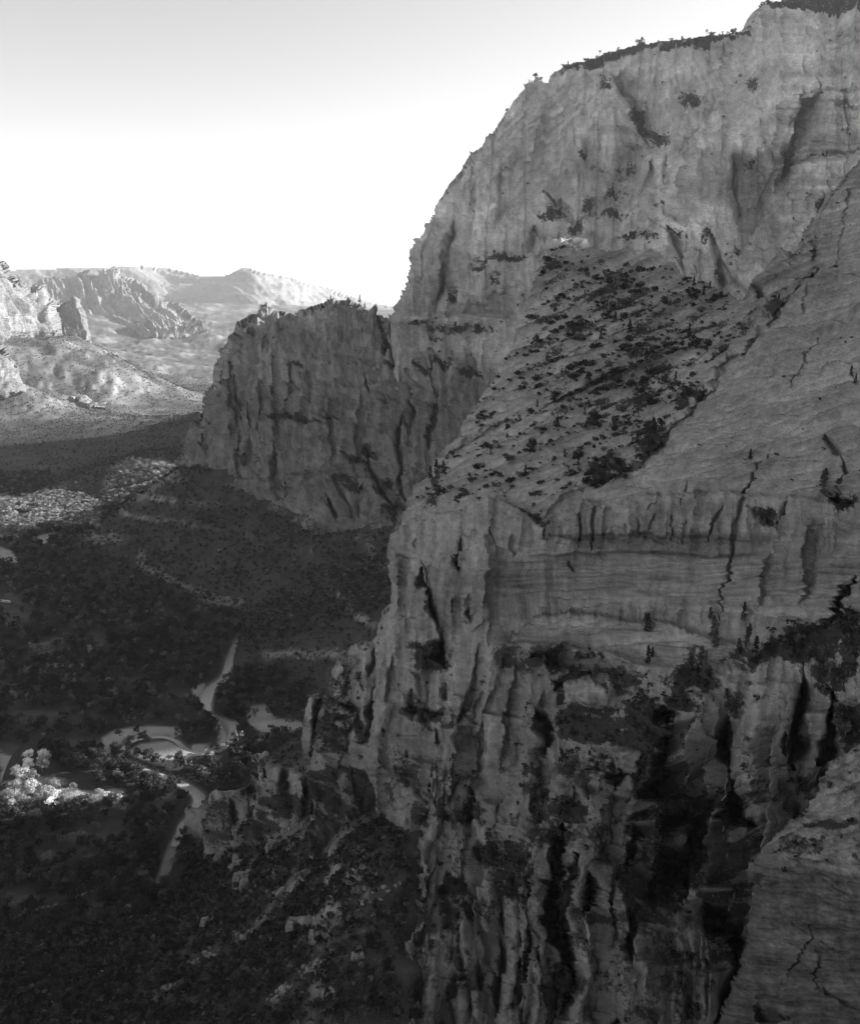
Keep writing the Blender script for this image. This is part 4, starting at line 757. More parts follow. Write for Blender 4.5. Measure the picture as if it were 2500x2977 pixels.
def slab_shape(gx, gy, Y, tone, veg):
    for L, w_, d in [([(1270,1610),(1240,1700),(1180,1780),(1150,1850),(1090,1900)],2.5,1.6),([(1000,1500),(1200,1650),(1480,1820)],1.5,.5),([(1480,2040),(1280,1920)],6,2),([(1000,2000),(1040,2100)],14,4),([(1280,1750),(1260,1950)],3,1.5)]:
        Y = groove(gx, gy, Y, Z6(L), w_, d)
    Y = ledge(gx, gy, Y, Z6([(1150,1110),(1300,1140),(1480,1120)]), 3.5, 10, 80); Y = ledge(gx, gy, Y, Z6([(1200,1340),(1480,1350)]), 3, 10, 60)
    for L, k in [(Z6([(1200,1120),(1480,1120),(1480,1160),(1340,1180),(1200,1160)]),.7),(Z6([(1100,1180),(1300,1200),(1300,1300),(1060,1290)]),.58),(Z6([(960,1370),(1020,1380),(980,1460)]),.9),(Z6([(960,2040),(1060,2010),(1160,2090),(1000,2120)]),.7)]:
        veg = np.maximum(veg, k*softp(gx, gy, L, 9))
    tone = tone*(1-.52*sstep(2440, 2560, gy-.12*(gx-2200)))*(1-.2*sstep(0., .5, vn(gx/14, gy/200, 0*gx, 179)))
    return Y, tone, veg
def slab_disp(gx, gy, C, tone, veg, n):
    x, y, z = C[..., 0], C[..., 1], C[..., 2]
    q = (gy+.1*gx+30*fbm(gx/260, gy/160, 0*gx, 3, 181))/80.; k = np.floor(q); fr = q-k; ki = k.astype(np.int64)
    up = 1-sstep(2380, 2560, gy-.12*(gx-2200))
    ang = np.where(up > .5, .45, -.30)+.5*(hsh(ki, 0*ki, 0*ki, 182)-.5); b = gy*np.cos(ang)+gx*np.sin(ang)+6*fbm(gx/80, gy/40, 0*gx, 3, 183)
    wl = 13+9*hsh(ki, 0*ki+1, 0*ki, 184); s = np.mod(b/wl, 1); saw = np.where(s < .75, s/.75, (1-s)/.25)-.5; s2 = np.mod(b/(wl*.4), 1)-.5
    mk = .2+.8*sstep(-.2, .4, fbm(gx/70, gy/30, 0*gx, 3, 185)); wv = 12*fbm(gx/160, gy/120, 0*gx, 3, 198); kk = .5
    m1 = up*fbm(gx/120, (gy+wv+.45*gx)/12, 0*gx, 4, 199)+(1-up)*fbm(gx/140, (gy+wv-.22*gx)/9, 0*gx, 4, 210); m2 = up*fbm(gx/70, (gy+wv+.5*gx)/5, 0*gx, 4, 211)+(1-up)*fbm(gx/80, (gy+wv-.06*gx)/4.5, 0*gx, 4, 212)
    pit = sstep(.18, .5, fbm(gx/16, gy/12, 0*gx, 4, 213))
    d = (.4+.5*up)*saw*mk+.25*s2+.5*(fr-.5)+.9*fbm(gx/40, gy/16, 0*gx, 5, 186)*(.6+up)+(1-up)*1.0*fbm(gx/120, gy/90, 0*gx, 4, 197)+(1-up)*(.3*blocks(x+.6*y, z, 7., 12., 194)[0]+.2*blocks(x+.6*y, z, 2.6, 4., 195)[0])+.3*fbm(x/3, y/3, z/3, 3, 191)
    d = d+1.5*m1+.8*m2-.5*pit
    tone = tone*(1+.6*m1+.6*m2-.25*pit)*(1+.08*saw*mk+.1*s2+.35*fbm(gx/60, gy/30, 0*gx, 5, 192)+.18*fbm(gx/12, gy/6, 0*gx, 3, 193))*(1-.1*(1-up))*(1+.2*fbm(gx/5, gy/60, 0*gx, 3, 196)*(1-up))
    return d, tone, veg
SLAB = relief('foreground_slab', [(2700,2050),(2520,2145),(2470,2180),(2440,2200),(2412,2215),(2405,2240),(2380,2300),(2350,2342),(2310,2385),(2290,2400),(2250,2432),(2225,2455),(2200,2500),(2176,2512),(2172,2540),(2190,2570),(2195,2600),(2180,2650),(2176,2700),(2166,2780),(2140,2850),(2115,2900),(2100,2940),(2070,3060),(2700,3060)],
       [(2520,2145,262),(2410,2220,256),(2300,2400,250),(2180,2520,246),(2180,2700,236),(2110,2920,232),(2520,2500,222),(2520,2800,200),(2300,2700,222),(2300,2960,212),(2700,2500,200),(2700,3000,180),(2450,2350,238)],
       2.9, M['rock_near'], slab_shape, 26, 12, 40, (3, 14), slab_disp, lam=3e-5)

# ---------------------------------------------------------------- plants
def merge(parts):
    V, F, n = [], [], 0
    for v, f in parts: V.append(v); F.append(np.asarray(f)+n); n += len(v)
    return np.concatenate(V), np.concatenate(F)
def limb(a, b, r0, r1, n=5):
    a, b = np.array(a, float), np.array(b, float); d = b-a; d /= np.linalg.norm(d); u = np.cross(d, [.3, .9, .1]); u /= np.linalg.norm(u); v = np.cross(d, u)
    A = np.arange(n)*2*math.pi/n; ring = np.cos(A)[:, None]*u+np.sin(A)[:, None]*v
    V = np.concatenate([a+ring*r0, b+ring*r1]); F = [[i, (i+1) % n, n+(i+1) % n, n+i] for i in range(n)]
    return V, F
def leaves(rg, cen, rad, n, size):
    """n leaf sprays scattered through an ellipsoid, most of them near its surface"""
    d = rg.normal(size=(n, 3)); d /= np.linalg.norm(d, axis=1, keepdims=True); r = rg.uniform(.55, 1.05, (n, 1))
    c = np.array(cen)+d*r*np.array(rad); u = rg.normal(size=(n, 3)); nn = d+.6*rg.normal(size=(n, 3)); u = np.cross(nn, u); u /= np.linalg.norm(u, axis=1, keepdims=True)
    v = np.cross(nn, u); v /= np.linalg.norm(v, axis=1, keepdims=True); s = size*rg.uniform(.6, 1.4, (n, 1)); w_ = s*rg.uniform(.5, .9, (n, 1))
    V = np.stack([c-u*s-v*w_*.3, c+v*w_, c+u*s+v*w_*.2, c-v*w_], 1).reshape(-1, 3); return V, np.arange(4*n).reshape(n, 4)
def broadleaf(seed, h=12., clumps=13, per=30, spread=.42, size=.55):
    rg = np.random.default_rng(seed); T = [limb((0, 0, -1.5), (.2, 0, h*.45), .38, .22, 6)]; Lf = []
    for k in range(clumps):
        a = rg.uniform(0, 6.28); t = rg.uniform(0, 1)**.8; zz = h*(.36+.56*t); rr = h*spread*math.sqrt(max(.05, 1-((t-.35)/.75)**2))*rg.uniform(.35, .95)
        c = (math.cos(a)*rr, math.sin(a)*rr, zz); s = h*rg.uniform(.11, .19)
        T.append(limb((.2, 0, h*rg.uniform(.25, .45)), c, .14, .05, 4)); Lf.append(leaves(rg, c, (s*1.15, s*1.15, s*.85), per, size))
    return merge(Lf), merge(T)
def conifer(seed, h=12., size=.5, sp=.2):
    rg = np.random.default_rng(seed); T = [limb((0, 0, -1), (0, 0, h*.97), .28, .05, 5)]; Lf = []
    for k in range(15):
        t = k/15; zz = h*(.2+.78*t); rr = h*sp*(1-t)**.8+.25
        for q in range(5):
            if rg.uniform() < .18: continue
            a = rg.uniform(0, 6.28); ln = rr*rg.uniform(.6, 1.1); c = (math.cos(a)*ln*.6, math.sin(a)*ln*.6, zz-ln*.12)
            Lf.append(leaves(rg, c, (ln*.45, ln*.45, .4), 6, size*.9))
            if q == 0: T.append(limb((0, 0, zz), (c[0]*1.3, c[1]*1.3, c[2]), .06, .03, 4))
    return merge(Lf), merge(T)
def bush(seed, r=1.6, n=70, size=.38):
    rg = np.random.default_rng(seed); L = []
    for k in range(4):
        c = rg.normal(size=3)*r*.35; L.append(leaves(rg, (c[0], c[1], r*.55+abs(c[2])*.6), (r*.62, r*.62, r*.5), n//4, size))
    T = [limb((0, 0, -.5), (0, 0, r*.6), .12, .05, 4)]
    return merge(L), merge(T)
def bake(name, vf, mat): return mesh_np(name, vf[0], vf[1], mat, False)
KIND = {}
def kind(key, name, cat, gens, lm, bm, twig=True):
    KIND[key] = dict(name=name, cat=cat, var=[(bake('crown', g[0], lm), bake('trunk', g[1], bm)) for g in gens], twig=twig)
kind('cotton', 'cottonwood_tree', 'tree', [broadleaf(k, 12, 13, 34) for k in (1, 2, 3)], M['leaf_dark'], M['bark'])
kind('grey', 'cottonwood_tree', 'tree', [broadleaf(k, 11, 11, 26, .4, .5) for k in (4, 5)], M['leaf_mid'], M['bark'])
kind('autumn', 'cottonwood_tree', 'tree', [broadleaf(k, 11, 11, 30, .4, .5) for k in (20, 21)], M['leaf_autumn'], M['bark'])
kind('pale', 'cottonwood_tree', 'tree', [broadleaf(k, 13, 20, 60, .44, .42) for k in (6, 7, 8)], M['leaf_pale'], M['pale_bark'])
kind('juniper', 'juniper_tree', 'tree', [broadleaf(k, 5.5, 7, 30, .42, .36) for k in (9, 10, 11)], M['leaf_dark'], M['bark'])
kind('oak', 'scrub_oak', 'tree', [broadleaf(k, 4., 6, 26, .5, .36) for k in (18, 19)], M['leaf_mid'], M['bark'])
kind('pine', 'pine_tree', 'tree', [conifer(k) for k in (12, 13, 14)], M['needle'], M['bark'])
kind('bush', 'shrub', 'shrub', [bush(k) for k in (15, 16, 17)], M['leaf_dark'], M['bark'], False)
def plant(key, loc, s, label, group, v=None):
    K = KIND[key]; v = random.randrange(len(K['var'])) if v is None else v; cr, tr = K['var'][v]
    rz = random.uniform(0, 6.28); sc3 = (s*random.uniform(.85, 1.2), s*random.uniform(.85, 1.2), s*random.uniform(.85, 1.15))
    if not K['twig']: return link(K['name'], cr, None, None, label, K['cat'], group, loc, rz, sc3)
    o = link(K['name'], None, None, None, label, K['cat'], group, loc, rz, sc3); link('crown', cr, o); link('trunk', tr, o); return o
def stuff(name, pts, scl, protos, label, cat, seed=0):
    """plants past counting: the same crowns set on the points of one object"""
    pts = np.asarray(pts, np.float32); rg = np.random.default_rng(seed); n = len(pts)
    if n == 0: return
    me = bpy.data.meshes.new(name); me.vertices.add(n); me.vertices.foreach_set('co', pts.ravel())
    a = me.attributes.new('rot', 'FLOAT_VECTOR', 'POINT'); r = np.zeros((n, 3), np.float32); r[:, 2] = rg.uniform(0, 6.28, n); a.data.foreach_set('vector', r.ravel())
    a = me.attributes.new('scl', 'FLOAT_VECTOR', 'POINT'); s3 = np.asarray(scl, np.float32)[:, None]*rg.uniform(.8, 1.2, (n, 3)).astype(np.float32); a.data.foreach_set('vector', s3.ravel())
    o = link(name, me, None, 'stuff', label, cat)
    g = bpy.data.node_groups.new(name+'_nodes', 'GeometryNodeTree')
    g.interface.new_socket('Geometry', in_out='INPUT', socket_type='NodeSocketGeometry'); g.interface.new_socket('Geometry', in_out='OUTPUT', socket_type='NodeSocketGeometry')
    gi = g.nodes.new('NodeGroupInput'); go = g.nodes.new('NodeGroupOutput'); ip = g.nodes.new('GeometryNodeInstanceOnPoints'); jn = g.nodes.new('GeometryNodeJoinGeometry')
    for p in protos:
        oi = g.nodes.new('GeometryNodeObjectInfo'); oi.transform_space = 'ORIGINAL'; oi.inputs['Object'].default_value = p; oi.inputs['As Instance'].default_value = True
        g.links.new(oi.outputs['Geometry'], jn.inputs[0])
    for nm, dst in (('rot', 'Rotation'), ('scl', 'Scale')):
        na = g.nodes.new('GeometryNodeInputNamedAttribute'); na.data_type = 'FLOAT_VECTOR'; na.inputs['Name'].default_value = nm; g.links.new(na.outputs[0], ip.inputs[dst])
    ip.inputs['Pick Instance'].default_value = True
    rv_ = g.nodes.new('FunctionNodeRandomValue'); rv_.data_type = 'INT'; rv_.inputs[4].default_value = 0; rv_.inputs[5].default_value = len(protos)-1; rv_.inputs['Seed'].default_value = seed
    g.links.new([q for q in rv_.outputs if q.type == 'INT'][0], ip.inputs['Instance Index'])
    g.links.new(gi.outputs[0], ip.inputs['Points']); g.links.new(jn.outputs[0], ip.inputs['Instance']); g.links.new(ip.outputs[0], go.inputs[0])
    md = o.modifiers.new('plants', 'NODES'); md.node_group = g
    return o
def protos_of(objs):
    out, seen = [], set()
    for o in objs:
        c = o if o.type == 'MESH' else [q for q in o.children if q.name.startswith('crown')][0]
        if c.data.name not in seen: seen.add(c.data.name); out.append(c)
    return out

LM_FLOOR = [(430,2110,'the outer sandbank of the river loop'),(470,2185,'the river island'),(555,2330,'the last river bend'),(120,2260,'the bright sunlit grove'),(300,2315,'the row of small sunlit trees'),(200,2430,'the dark near meadow'),(90,2150,'the road stretch above the grove'),(150,2640,'the pale footpath'),(700,2100,'the sandy flat behind the spires'),(650,1960,'the upper river reach'),(10,2330,'the left edge of the picture'),(500,2440,'the river mouth under the outcrop'),(60,2560,'the lowest meadow')]
LM_TALUS = [(374,2637,'the rounded pale boulder'),(130,2756,'the split pale boulder'),(295,2835,'the half buried grey boulder'),(604,2671,'the upright pale outcrop'),(703,2546,'the broad pale outcrop'),(822,2660,'the long pale rubble streak'),(867,2850,'the lowest rubble streak'),(1090,2600,'the rubble against the cliff foot'),(560,2440,'the riverside outcrop'),(150,2640,'the pale footpath'),(480,2900,'the middle of the bottom edge scrub'),(60,2940,'the bottom left corner'),(1040,2930,'the foot of the great cliff')]
LM_SLOPE = [(1660,700,'the summit block'),(1920,760,'the top of the slope'),(2140,900,'the head of the diagonal gully'),(1735,1390,'the lone tall pine'),(1480,1250,'the left edge of the slope'),(1260,1380,'the dark pines on the left edge'),(1560,1480,'the notch in the cliff edge'),(1900,1290,'the clump of pines in the gully'),(1750,1080,'the middle of the slope'),(1830,975,'the pine high on the slope'),(1600,950,'the upper left rim'),(2040,1100,'the diagonal gully')]
LM_GULLY = [(1700,2000,'the smooth pale rock disk'),(2040,2450,'the deep gully'),(2340,1850,'the dark hanging wood at right'),(2060,1880,'the conifers at the end of the shelf'),(1730,1430,'the lone tall pine'),(1290,1920,'the foot of the great crack'),(1370,2370,'the round bush ledge of the left pillar'),(1560,1480,'the notch in the cliff edge'),(2180,2600,'the edge of the foreground slab'),(1650,2500,'the tall dark slots'),(2050,2650,'the jutting rock in the gully'),(2400,2000,'the right hand chimneys')]
def where(px, py, LM):
    d = [math.hypot(px-a, (py-b)*1.3) for a, b, _ in LM]; k = int(np.argmin(d)); a, b, nm = LM[k]; dx, dy = px-a, py-b
    r = ('right of ' if dx > 0 else 'left of ') if abs(dx) > abs(dy)*1.2 else ('below ' if dy > 0 else 'above ')
    return ('just ' if d[k] < 45 else ('a little ' if d[k] < 110 else 'well '))+r+nm
def sz_(s, a, b): return 'small ' if s < a else ('large ' if s > b else 'mid-sized ')
# --- valley floor and talus -------------------------------------------------
allrel = [NEAR, SPUR, WALL, SLAB, MTN]
def hidden(P):
    """true where one of the rock faces stands in front of, or around, the point"""
    px, py = proj(P); h = np.zeros(len(P), bool)
    for r in allrel:
        C, n, u, v = at(r, px, py); ok = (px > r.x0) & (px < r.x0+r.step*(r.used.shape[1]-1)) & (py > r.y0) & (py < r.y0+r.step*(r.used.shape[0]-1))
        h |= ok & u & (C[:, 1] < P[:, 1]+3)
    return h
def scatter(n, y0, y1, x0=-.62, x1=.14, seed=1):
    rg = np.random.default_rng(seed); y = np.sqrt(rg.uniform(y0*y0, y1*y1, n)); x = rg.uniform(x0, x1, n)*y
    P = np.stack([x, y, gz_at(x, y)], -1); px, py = proj(P)
    k = (px > -60) & (px < 1300) & (py < 3060); return P[k], px[k], py[k]
RUBBLE = [[(680,2739),(754,2688),(822,2597),(885,2540)],[(782,2920),(867,2841),(930,2795)],[(1030,2650),(1090,2600),(1170,2560)],[(690,2560),(720,2530)],[(560,2800),(640,2760)],[(900,2700),(960,2640)],[(450,2900),(520,2860)]]
def clear(P, px, py, m=0.):
    d = rivdist(P[:, 0], P[:, 1]); k = d > 3.5+m
    pj = px+6*vn(P[:, 0]/9, P[:, 1]/9, 0*px, 301); qj = py+4*vn(P[:, 0]/9, P[:, 1]/9, 0*px+4, 302)
    for p in SAND+GRASS: k &= ~inpoly(pj, qj, p) | (np.random.default_rng(5).uniform(size=len(px)) < .05)
    for L in ([(-60,1728),(6,1746),(50,1762),(110,1788),(150,1800)], [(160,2105),(95,2160),(52,2200),(20,2290),(10,2360),(-20,2480)], [(20,2680),(180,2625),(270,2590)]):
        k &= dline(px, py, L) > 7
    for L in RUBBLE: k &= (dline(px+8*vn(P[:, 0]/6, P[:, 1]/6, 0*px, 321), py, L) > 15) | (np.random.default_rng(6).uniform(size=len(px)) < .15)
    return k
TREEMASK = [[(255,2290),(330,2292),(365,2298),(390,2320),(300,2335),(180,2330),(150,2310)]]
P, px, py = scatter(26000, 380, 1150, seed=11); P2, p2, q2 = scatter(26000, 340, 660, -.6, .02, 10); P, px, py = np.concatenate([P, P2[P2[:, 2] > 9]]), np.concatenate([px, p2[P2[:, 2] > 9]]), np.concatenate([py, q2[P2[:, 2] > 9]])
k = clear(P, px, py); P, px, py = P[k], px[k], py[k]; k = ~hidden(P); P, px, py = P[k], px[k], py[k]
den = .5+.75*fbm(P[:, 0]/45, P[:, 1]/45, 0*px, 3, 303)+.12
talus = P[:, 2] > 9
u_ = np.random.default_rng(12).uniform(size=len(px))
litpoly = [(8,2210),(60,2170),(150,2180),(180,2230),(260,2260),(370,2280),(380,2320),(250,2330),(60,2335),(10,2290)]
lit = inpoly(px, py-14, litpoly)
sel = (u_ < np.where(talus, .62, den*.55)) & ~lit; 
P, px, py, talus = P[sel], px[sel], py[sel], talus[sel]
order = np.argsort(P[:, 1]); P, px, py, talus = P[order], px[order], py[order], talus[order]
inview = (px > 0) & (px < PW) & (py > 0) & (py < PH)
rg = np.random.default_rng(13)
size = np.where(talus, rg.uniform(.35, 1.0, len(px)), rg.uniform(.6, 1.15, len(px)))
fl = np.where(~talus & inview)[0]; ta = np.where(talus & inview)[0]
def zone(x, y):
    if y > 2600: return 'below the pale footpath near the foot of the slope'
    if y > 2400: return 'beside the dark meadow on the near valley floor'
    if x > 400: return 'on the near bank of the winding river'
    if y > 2250: return 'around the sunlit pale grove'
    return 'between the road and the river loop'
objs = {'cotton': [], 'juniper': []}
floor_ind = fl[:230]
for i in floor_ind:
    z_ = zone(px[i], py[i]); key = 'cotton' if rg.uniform() < .75 else 'grey'
    s1 = size[i]*(1 if rg.uniform() < .7 else .7); o = plant(key, P[i], s1, sz_(s1, .75, 1.)+('dark round leafy tree ' if key == 'cotton' else 'greyer thin leafy tree ')+where(px[i], py[i], LM_FLOOR), 'leafy trees on the valley floor')
    objs['cotton'].append(o)
for i in ta[:210]:
    z_ = 'on the shadowed bushy slope at the bottom left' if px[i] < 620 else 'on the shadowed slope at the foot of the cliff'
    kj = 'juniper' if (ta[0] != i and rg.uniform() < .68) else 'oak'
    objs['juniper'].append(plant(kj, P[i], size[i], sz_(size[i], .55, .8)+('dark juniper ' if kj == 'juniper' else 'greyish scrub oak ')+where(px[i], py[i], LM_TALUS), 'junipers on the shadowed lower slope'))
rest = np.ones(len(px), bool); rest[floor_ind] = False; rest[ta[:210]] = False
stuff('woodland', P[rest & ~talus], size[rest & ~talus], protos_of(objs['cotton']), 'dark woodland covering the valley floor along the river', 'woodland', 1)
stuff('scrub', P[rest & talus], size[rest & talus], protos_of(objs['juniper']), 'dense dark scrub covering the slope under the near cliffs', 'scrub', 2)
def far_cover(name, n, y0, y1, seed, s0, s1, protos, label, cat, p_floor, p_slope, lo=0, extra=None):
    P, px, py = scatter(n, y0, y1, seed=seed); k = clear(P, px, py); P, px, py = P[k], px[k], py[k]; k = ~hidden(P); P = P[k]; px = px[k]; py = py[k]
    r_ = np.random.default_rng(seed+1); dn = fbm(P[:, 0]/70, P[:, 1]/70, 0*px, 3, 305)
    k = r_.uniform(size=len(px)) < np.where(P[:, 2] > 8, p_slope, p_floor)*(1+dn)
    if extra is not None: k &= extra(px, py, r_)
    return stuff(name, P[k], r_.uniform(s0, s1, k.sum()), protos, label, cat, seed)
cp, jp = protos_of(objs['cotton']), protos_of(objs['juniper'])
VIL = [(-90,1430),(60,1460),(130,1430),(230,1440),(300,1470),(290,1530),(180,1545),(120,1535),(60,1570),(-90,1575)]
far_cover('woodland', 26000, 1150, 2150, 21, .6, 1.1, cp, 'dark woodland on the shaded valley floor beyond the river bends', 'woodland', .62, 0., extra=lambda x, y, r_: ~inpoly(x, y, VIL))
far_cover('scrub', 34000, 1000, 2150, 22, .6, 1.5, jp, 'dark scrub covering the long slope under the far canyon wall', 'scrub', 0., .8)
far_cover('scrub', 60000, 2100, 4600, 23, .7, 1.5, jp, 'scattered scrub speckling the hazy slopes further down the valley', 'scrub', .35, .55, 0)
# sunlit pale grove
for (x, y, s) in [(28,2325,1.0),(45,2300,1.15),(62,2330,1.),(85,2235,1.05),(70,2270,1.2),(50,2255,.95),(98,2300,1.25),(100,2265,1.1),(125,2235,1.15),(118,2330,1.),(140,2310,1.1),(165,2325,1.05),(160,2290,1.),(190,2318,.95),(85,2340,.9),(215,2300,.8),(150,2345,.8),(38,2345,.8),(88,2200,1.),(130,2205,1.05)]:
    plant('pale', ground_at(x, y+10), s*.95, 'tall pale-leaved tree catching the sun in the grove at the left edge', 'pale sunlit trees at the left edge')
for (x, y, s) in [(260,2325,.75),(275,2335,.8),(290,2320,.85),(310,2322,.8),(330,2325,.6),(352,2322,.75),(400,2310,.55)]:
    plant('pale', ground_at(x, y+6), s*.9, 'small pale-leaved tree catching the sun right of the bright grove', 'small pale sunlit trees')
# trees of the sunlit hill
hill = [(300,1475),(330,1400),(350,1345),(390,1335),(440,1345),(510,1362),(480,1395),(400,1450),(320,1480)]
hp = []
LM_HILL = [(370,1340,'its crest'),(500,1365,'its right tip'),(320,1480,'its lower left corner'),(420,1440,'the shadow edge'),(200,1420,'its detached left spur'),(370,1410,'its middle')]
rgh = np.random.default_rng(31)
while len(hp) < 420:
    x, y = rgh.uniform(130, 515), rgh.uniform(1330, 1490)
    if inpoly(np.array([x]), np.array([y]), hill)[0] or (inpoly(np.array([x]), np.array([y]), [(130,1450),(180,1410),(240,1392),(250,1405),(180,1440),(140,1470)])[0] and rgh.uniform() < .5): hp.append(ground_at(x, y))
hp = sorted(hp, key=lambda q: q[1]); hobj = []
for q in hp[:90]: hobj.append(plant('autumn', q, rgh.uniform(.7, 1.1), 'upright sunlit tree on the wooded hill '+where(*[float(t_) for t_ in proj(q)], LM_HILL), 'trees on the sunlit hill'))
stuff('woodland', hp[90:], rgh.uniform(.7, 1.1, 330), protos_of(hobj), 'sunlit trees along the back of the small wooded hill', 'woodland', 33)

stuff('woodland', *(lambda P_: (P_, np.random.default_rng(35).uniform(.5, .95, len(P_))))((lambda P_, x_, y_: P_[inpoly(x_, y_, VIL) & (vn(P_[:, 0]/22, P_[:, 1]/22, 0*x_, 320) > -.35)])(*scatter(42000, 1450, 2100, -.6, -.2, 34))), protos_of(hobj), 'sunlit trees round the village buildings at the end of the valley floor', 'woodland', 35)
# --- rock faces -------------------------------------------------------------
def on_face(r, n, x0, x1, y0, y1, dens, seed):
    rg = np.random.default_rng(seed); x = rg.uniform(x0, x1, n); y = rg.uniform(y0, y1, n); C, nn, u, v = at(r, x, y)
    k = u & (rg.uniform(size=n) < dens(x, y, C, nn, v)); P = C[k]; 
    o = hidden_by(P, r); return P[~o], x[k][~o], y[k][~o]
def hidden_by(P, own):
    px, py = proj(P); h = np.zeros(len(P), bool)
    for r in allrel:
        if r is own: continue
        C, n, u, v = at(r, px, py); ok = (px > r.x0) & (px < r.x0+r.step*(r.used.shape[1]-1)) & (py > r.y0) & (py < r.y0+r.step*(r.used.shape[0]-1))
        h |= ok & u & (C[:, 1] < P[:, 1]-2)
    return h
SLOPE = [(1610,705),(1760,745),(1960,785),(2090,855),(2180,960),(2080,1060),(1980,1180),(1900,1300),(1870,1380),(1700,1440),(1560,1490),(1440,1430),(1330,1470),(1190,1480),(1260,1380),(1380,1200),(1490,1000),(1560,800)]
def slope_d(x, y, C, n, v):
    f = .5+fbm(x/70, (y+.38*x)/13, 0*x, 4, 311); m = inpoly(x, y, SLOPE); up = np.where((x > 1600) & (y < 1280), 1., .5)+.3*sstep(.45, .6, v)
    return np.where(m, np.clip(f*3.-1.05, .05, 1)*up*.8, 0)
P, x, y = on_face(NEAR, 12500, 1150, 2250, 690, 1520, slope_d, 41)
sz = rg.lognormal(-.34, .72, len(P)); o_ = np.argsort(-sz/P[:, 1]); P, x, y, sz = P[o_], x[o_], y[o_], sz[o_]
bl = []
for i in range(min(300, len(P))):
    z_ = 'high on the slickrock slope below the summit block' if y[i] < 950 else ('on the middle of the pale slickrock slope' if y[i] < 1250 else 'low on the slickrock slope above the cliff edge')
    bl.append(plant('bush', P[i]-np.array([0, 0, .2]), float(np.clip(sz[i], .5, 3.))*.85, sz_(sz[i], 1.1, 1.5)+'dark rounded shrub '+where(x[i], y[i], LM_SLOPE), 'shrubs on the slickrock slope'))
bp_ = protos_of(bl)
stuff('scrub', P[300:], np.clip(sz[300:], .35, 2.), bp_, 'small dark scrub dotted over the slickrock slope', 'scrub', 42)
def dome_d(x, y, C, n, v): return np.where((y < 1450) & (x > 1950), .02+.9*sstep(.3, .6, fbm(x/40, (y+.3*x)/12, 0*x, 3, 312)), 0)*np.where(inpoly(x, y, SLOPE), 0, 1)
P, x, y = on_face(NEAR, 700, 1950, 2500, 500, 1450, dome_d, 43); stuff('scrub', P, rg.uniform(.3, .8, len(P)), bp_, 'tiny shrubs in the cracks of the smooth slickrock dome', 'scrub', 44)
# thick growth in gullies and on ledges
def veg_d(x, y, C, n, v): return np.where(y > 400, sstep(.62, .9, v), 0)*(.45+.55*sstep(-.2, .5, n[:, 2]*np.sign(n[:, 2])))
P, x, y = on_face(NEAR, 16000, 1100, 2500, 640, 2977, veg_d, 45)
sz = rg.uniform(.55, 1.15, len(P)); big = sz > .95
o_ = np.argsort(P[:, 1]); P, x, y, sz = P[o_], x[o_], y[o_], sz[o_]
gl = []
for i in range(min(110, len(P))):
    z_ = 'in the deep dark gully between the fins' if y[i] > 2250 else 'on the ledges above the fins'
    gl.append(plant('juniper', P[i]-np.array([0, 0, .6]), sz[i]*.75, sz_(sz[i], .75, .95)+'dark bushy tree '+where(x[i], y[i], LM_GULLY), 'bushy trees in gullies and on ledges'))
gp = protos_of(gl)
stuff('scrub', P[110:], sz[110:]*.72, gp, 'thick dark growth filling the gullies and ledges of the near cliff', 'scrub', 46)
def low_d(x, y, C, n, v): return np.where((y > 1950) & (x < 2200), .10+.75*sstep(.35, .75, v), .0)*sstep(-.6, .2, fbm(x/30, y/30, 0*x, 3, 313))
P, x, y = on_face(NEAR, 5000, 1150, 2200, 1950, 2977, low_d, 47); stuff('scrub', P, rg.uniform(.3, .7, len(P)), gp, 'bushes clinging to the broken lower cliff', 'scrub', 48)
P, x, y = on_face(SPUR, 2600, 552, 1250, 1850, 2560, lambda x, y, C, n, v: .08+.8*sstep(.4, .8, v), 49); stuff('scrub', P, rg.uniform(.4, .85, len(P)), gp, 'bushes on the broken buttress beside the river', 'scrub', 50)
P, x, y = on_face(SLAB, 500, 2180, 2500, 2150, 2977, lambda x, y, C, n, v: .0+.9*sstep(.4, .65, v)+np.where(y < 2550, .16, 0), 51)
sl_ = [plant('bush', p, float(rg.uniform(.3, .75)), 'small shrub growing on the bare foreground slab at the lower right', 'shrubs on the foreground slab') for p in P[:160]]
P, x, y = on_face(WALL, 9000, 540, 1640, 860, 1640, lambda x, y, C, n, v: .9*sstep(.40, .62, v)+.012, 53); stuff('scrub', P, rg.uniform(.5, 1.2, len(P)), gp, 'dark growth on the ledges of the canyon wall across the valley', 'scrub', 54)
P, x, y = on_face(MTN, 14000, 1150, 2500, 60, 1100, lambda x, y, C, n, v: .85*sstep(.42, .75, v)+.012, 55); stuff('scrub', P, rg.uniform(.45, 1.25, len(P)), gp, 'dark growth in the gullies and ledges of the great mountain', 'scrub', 56)
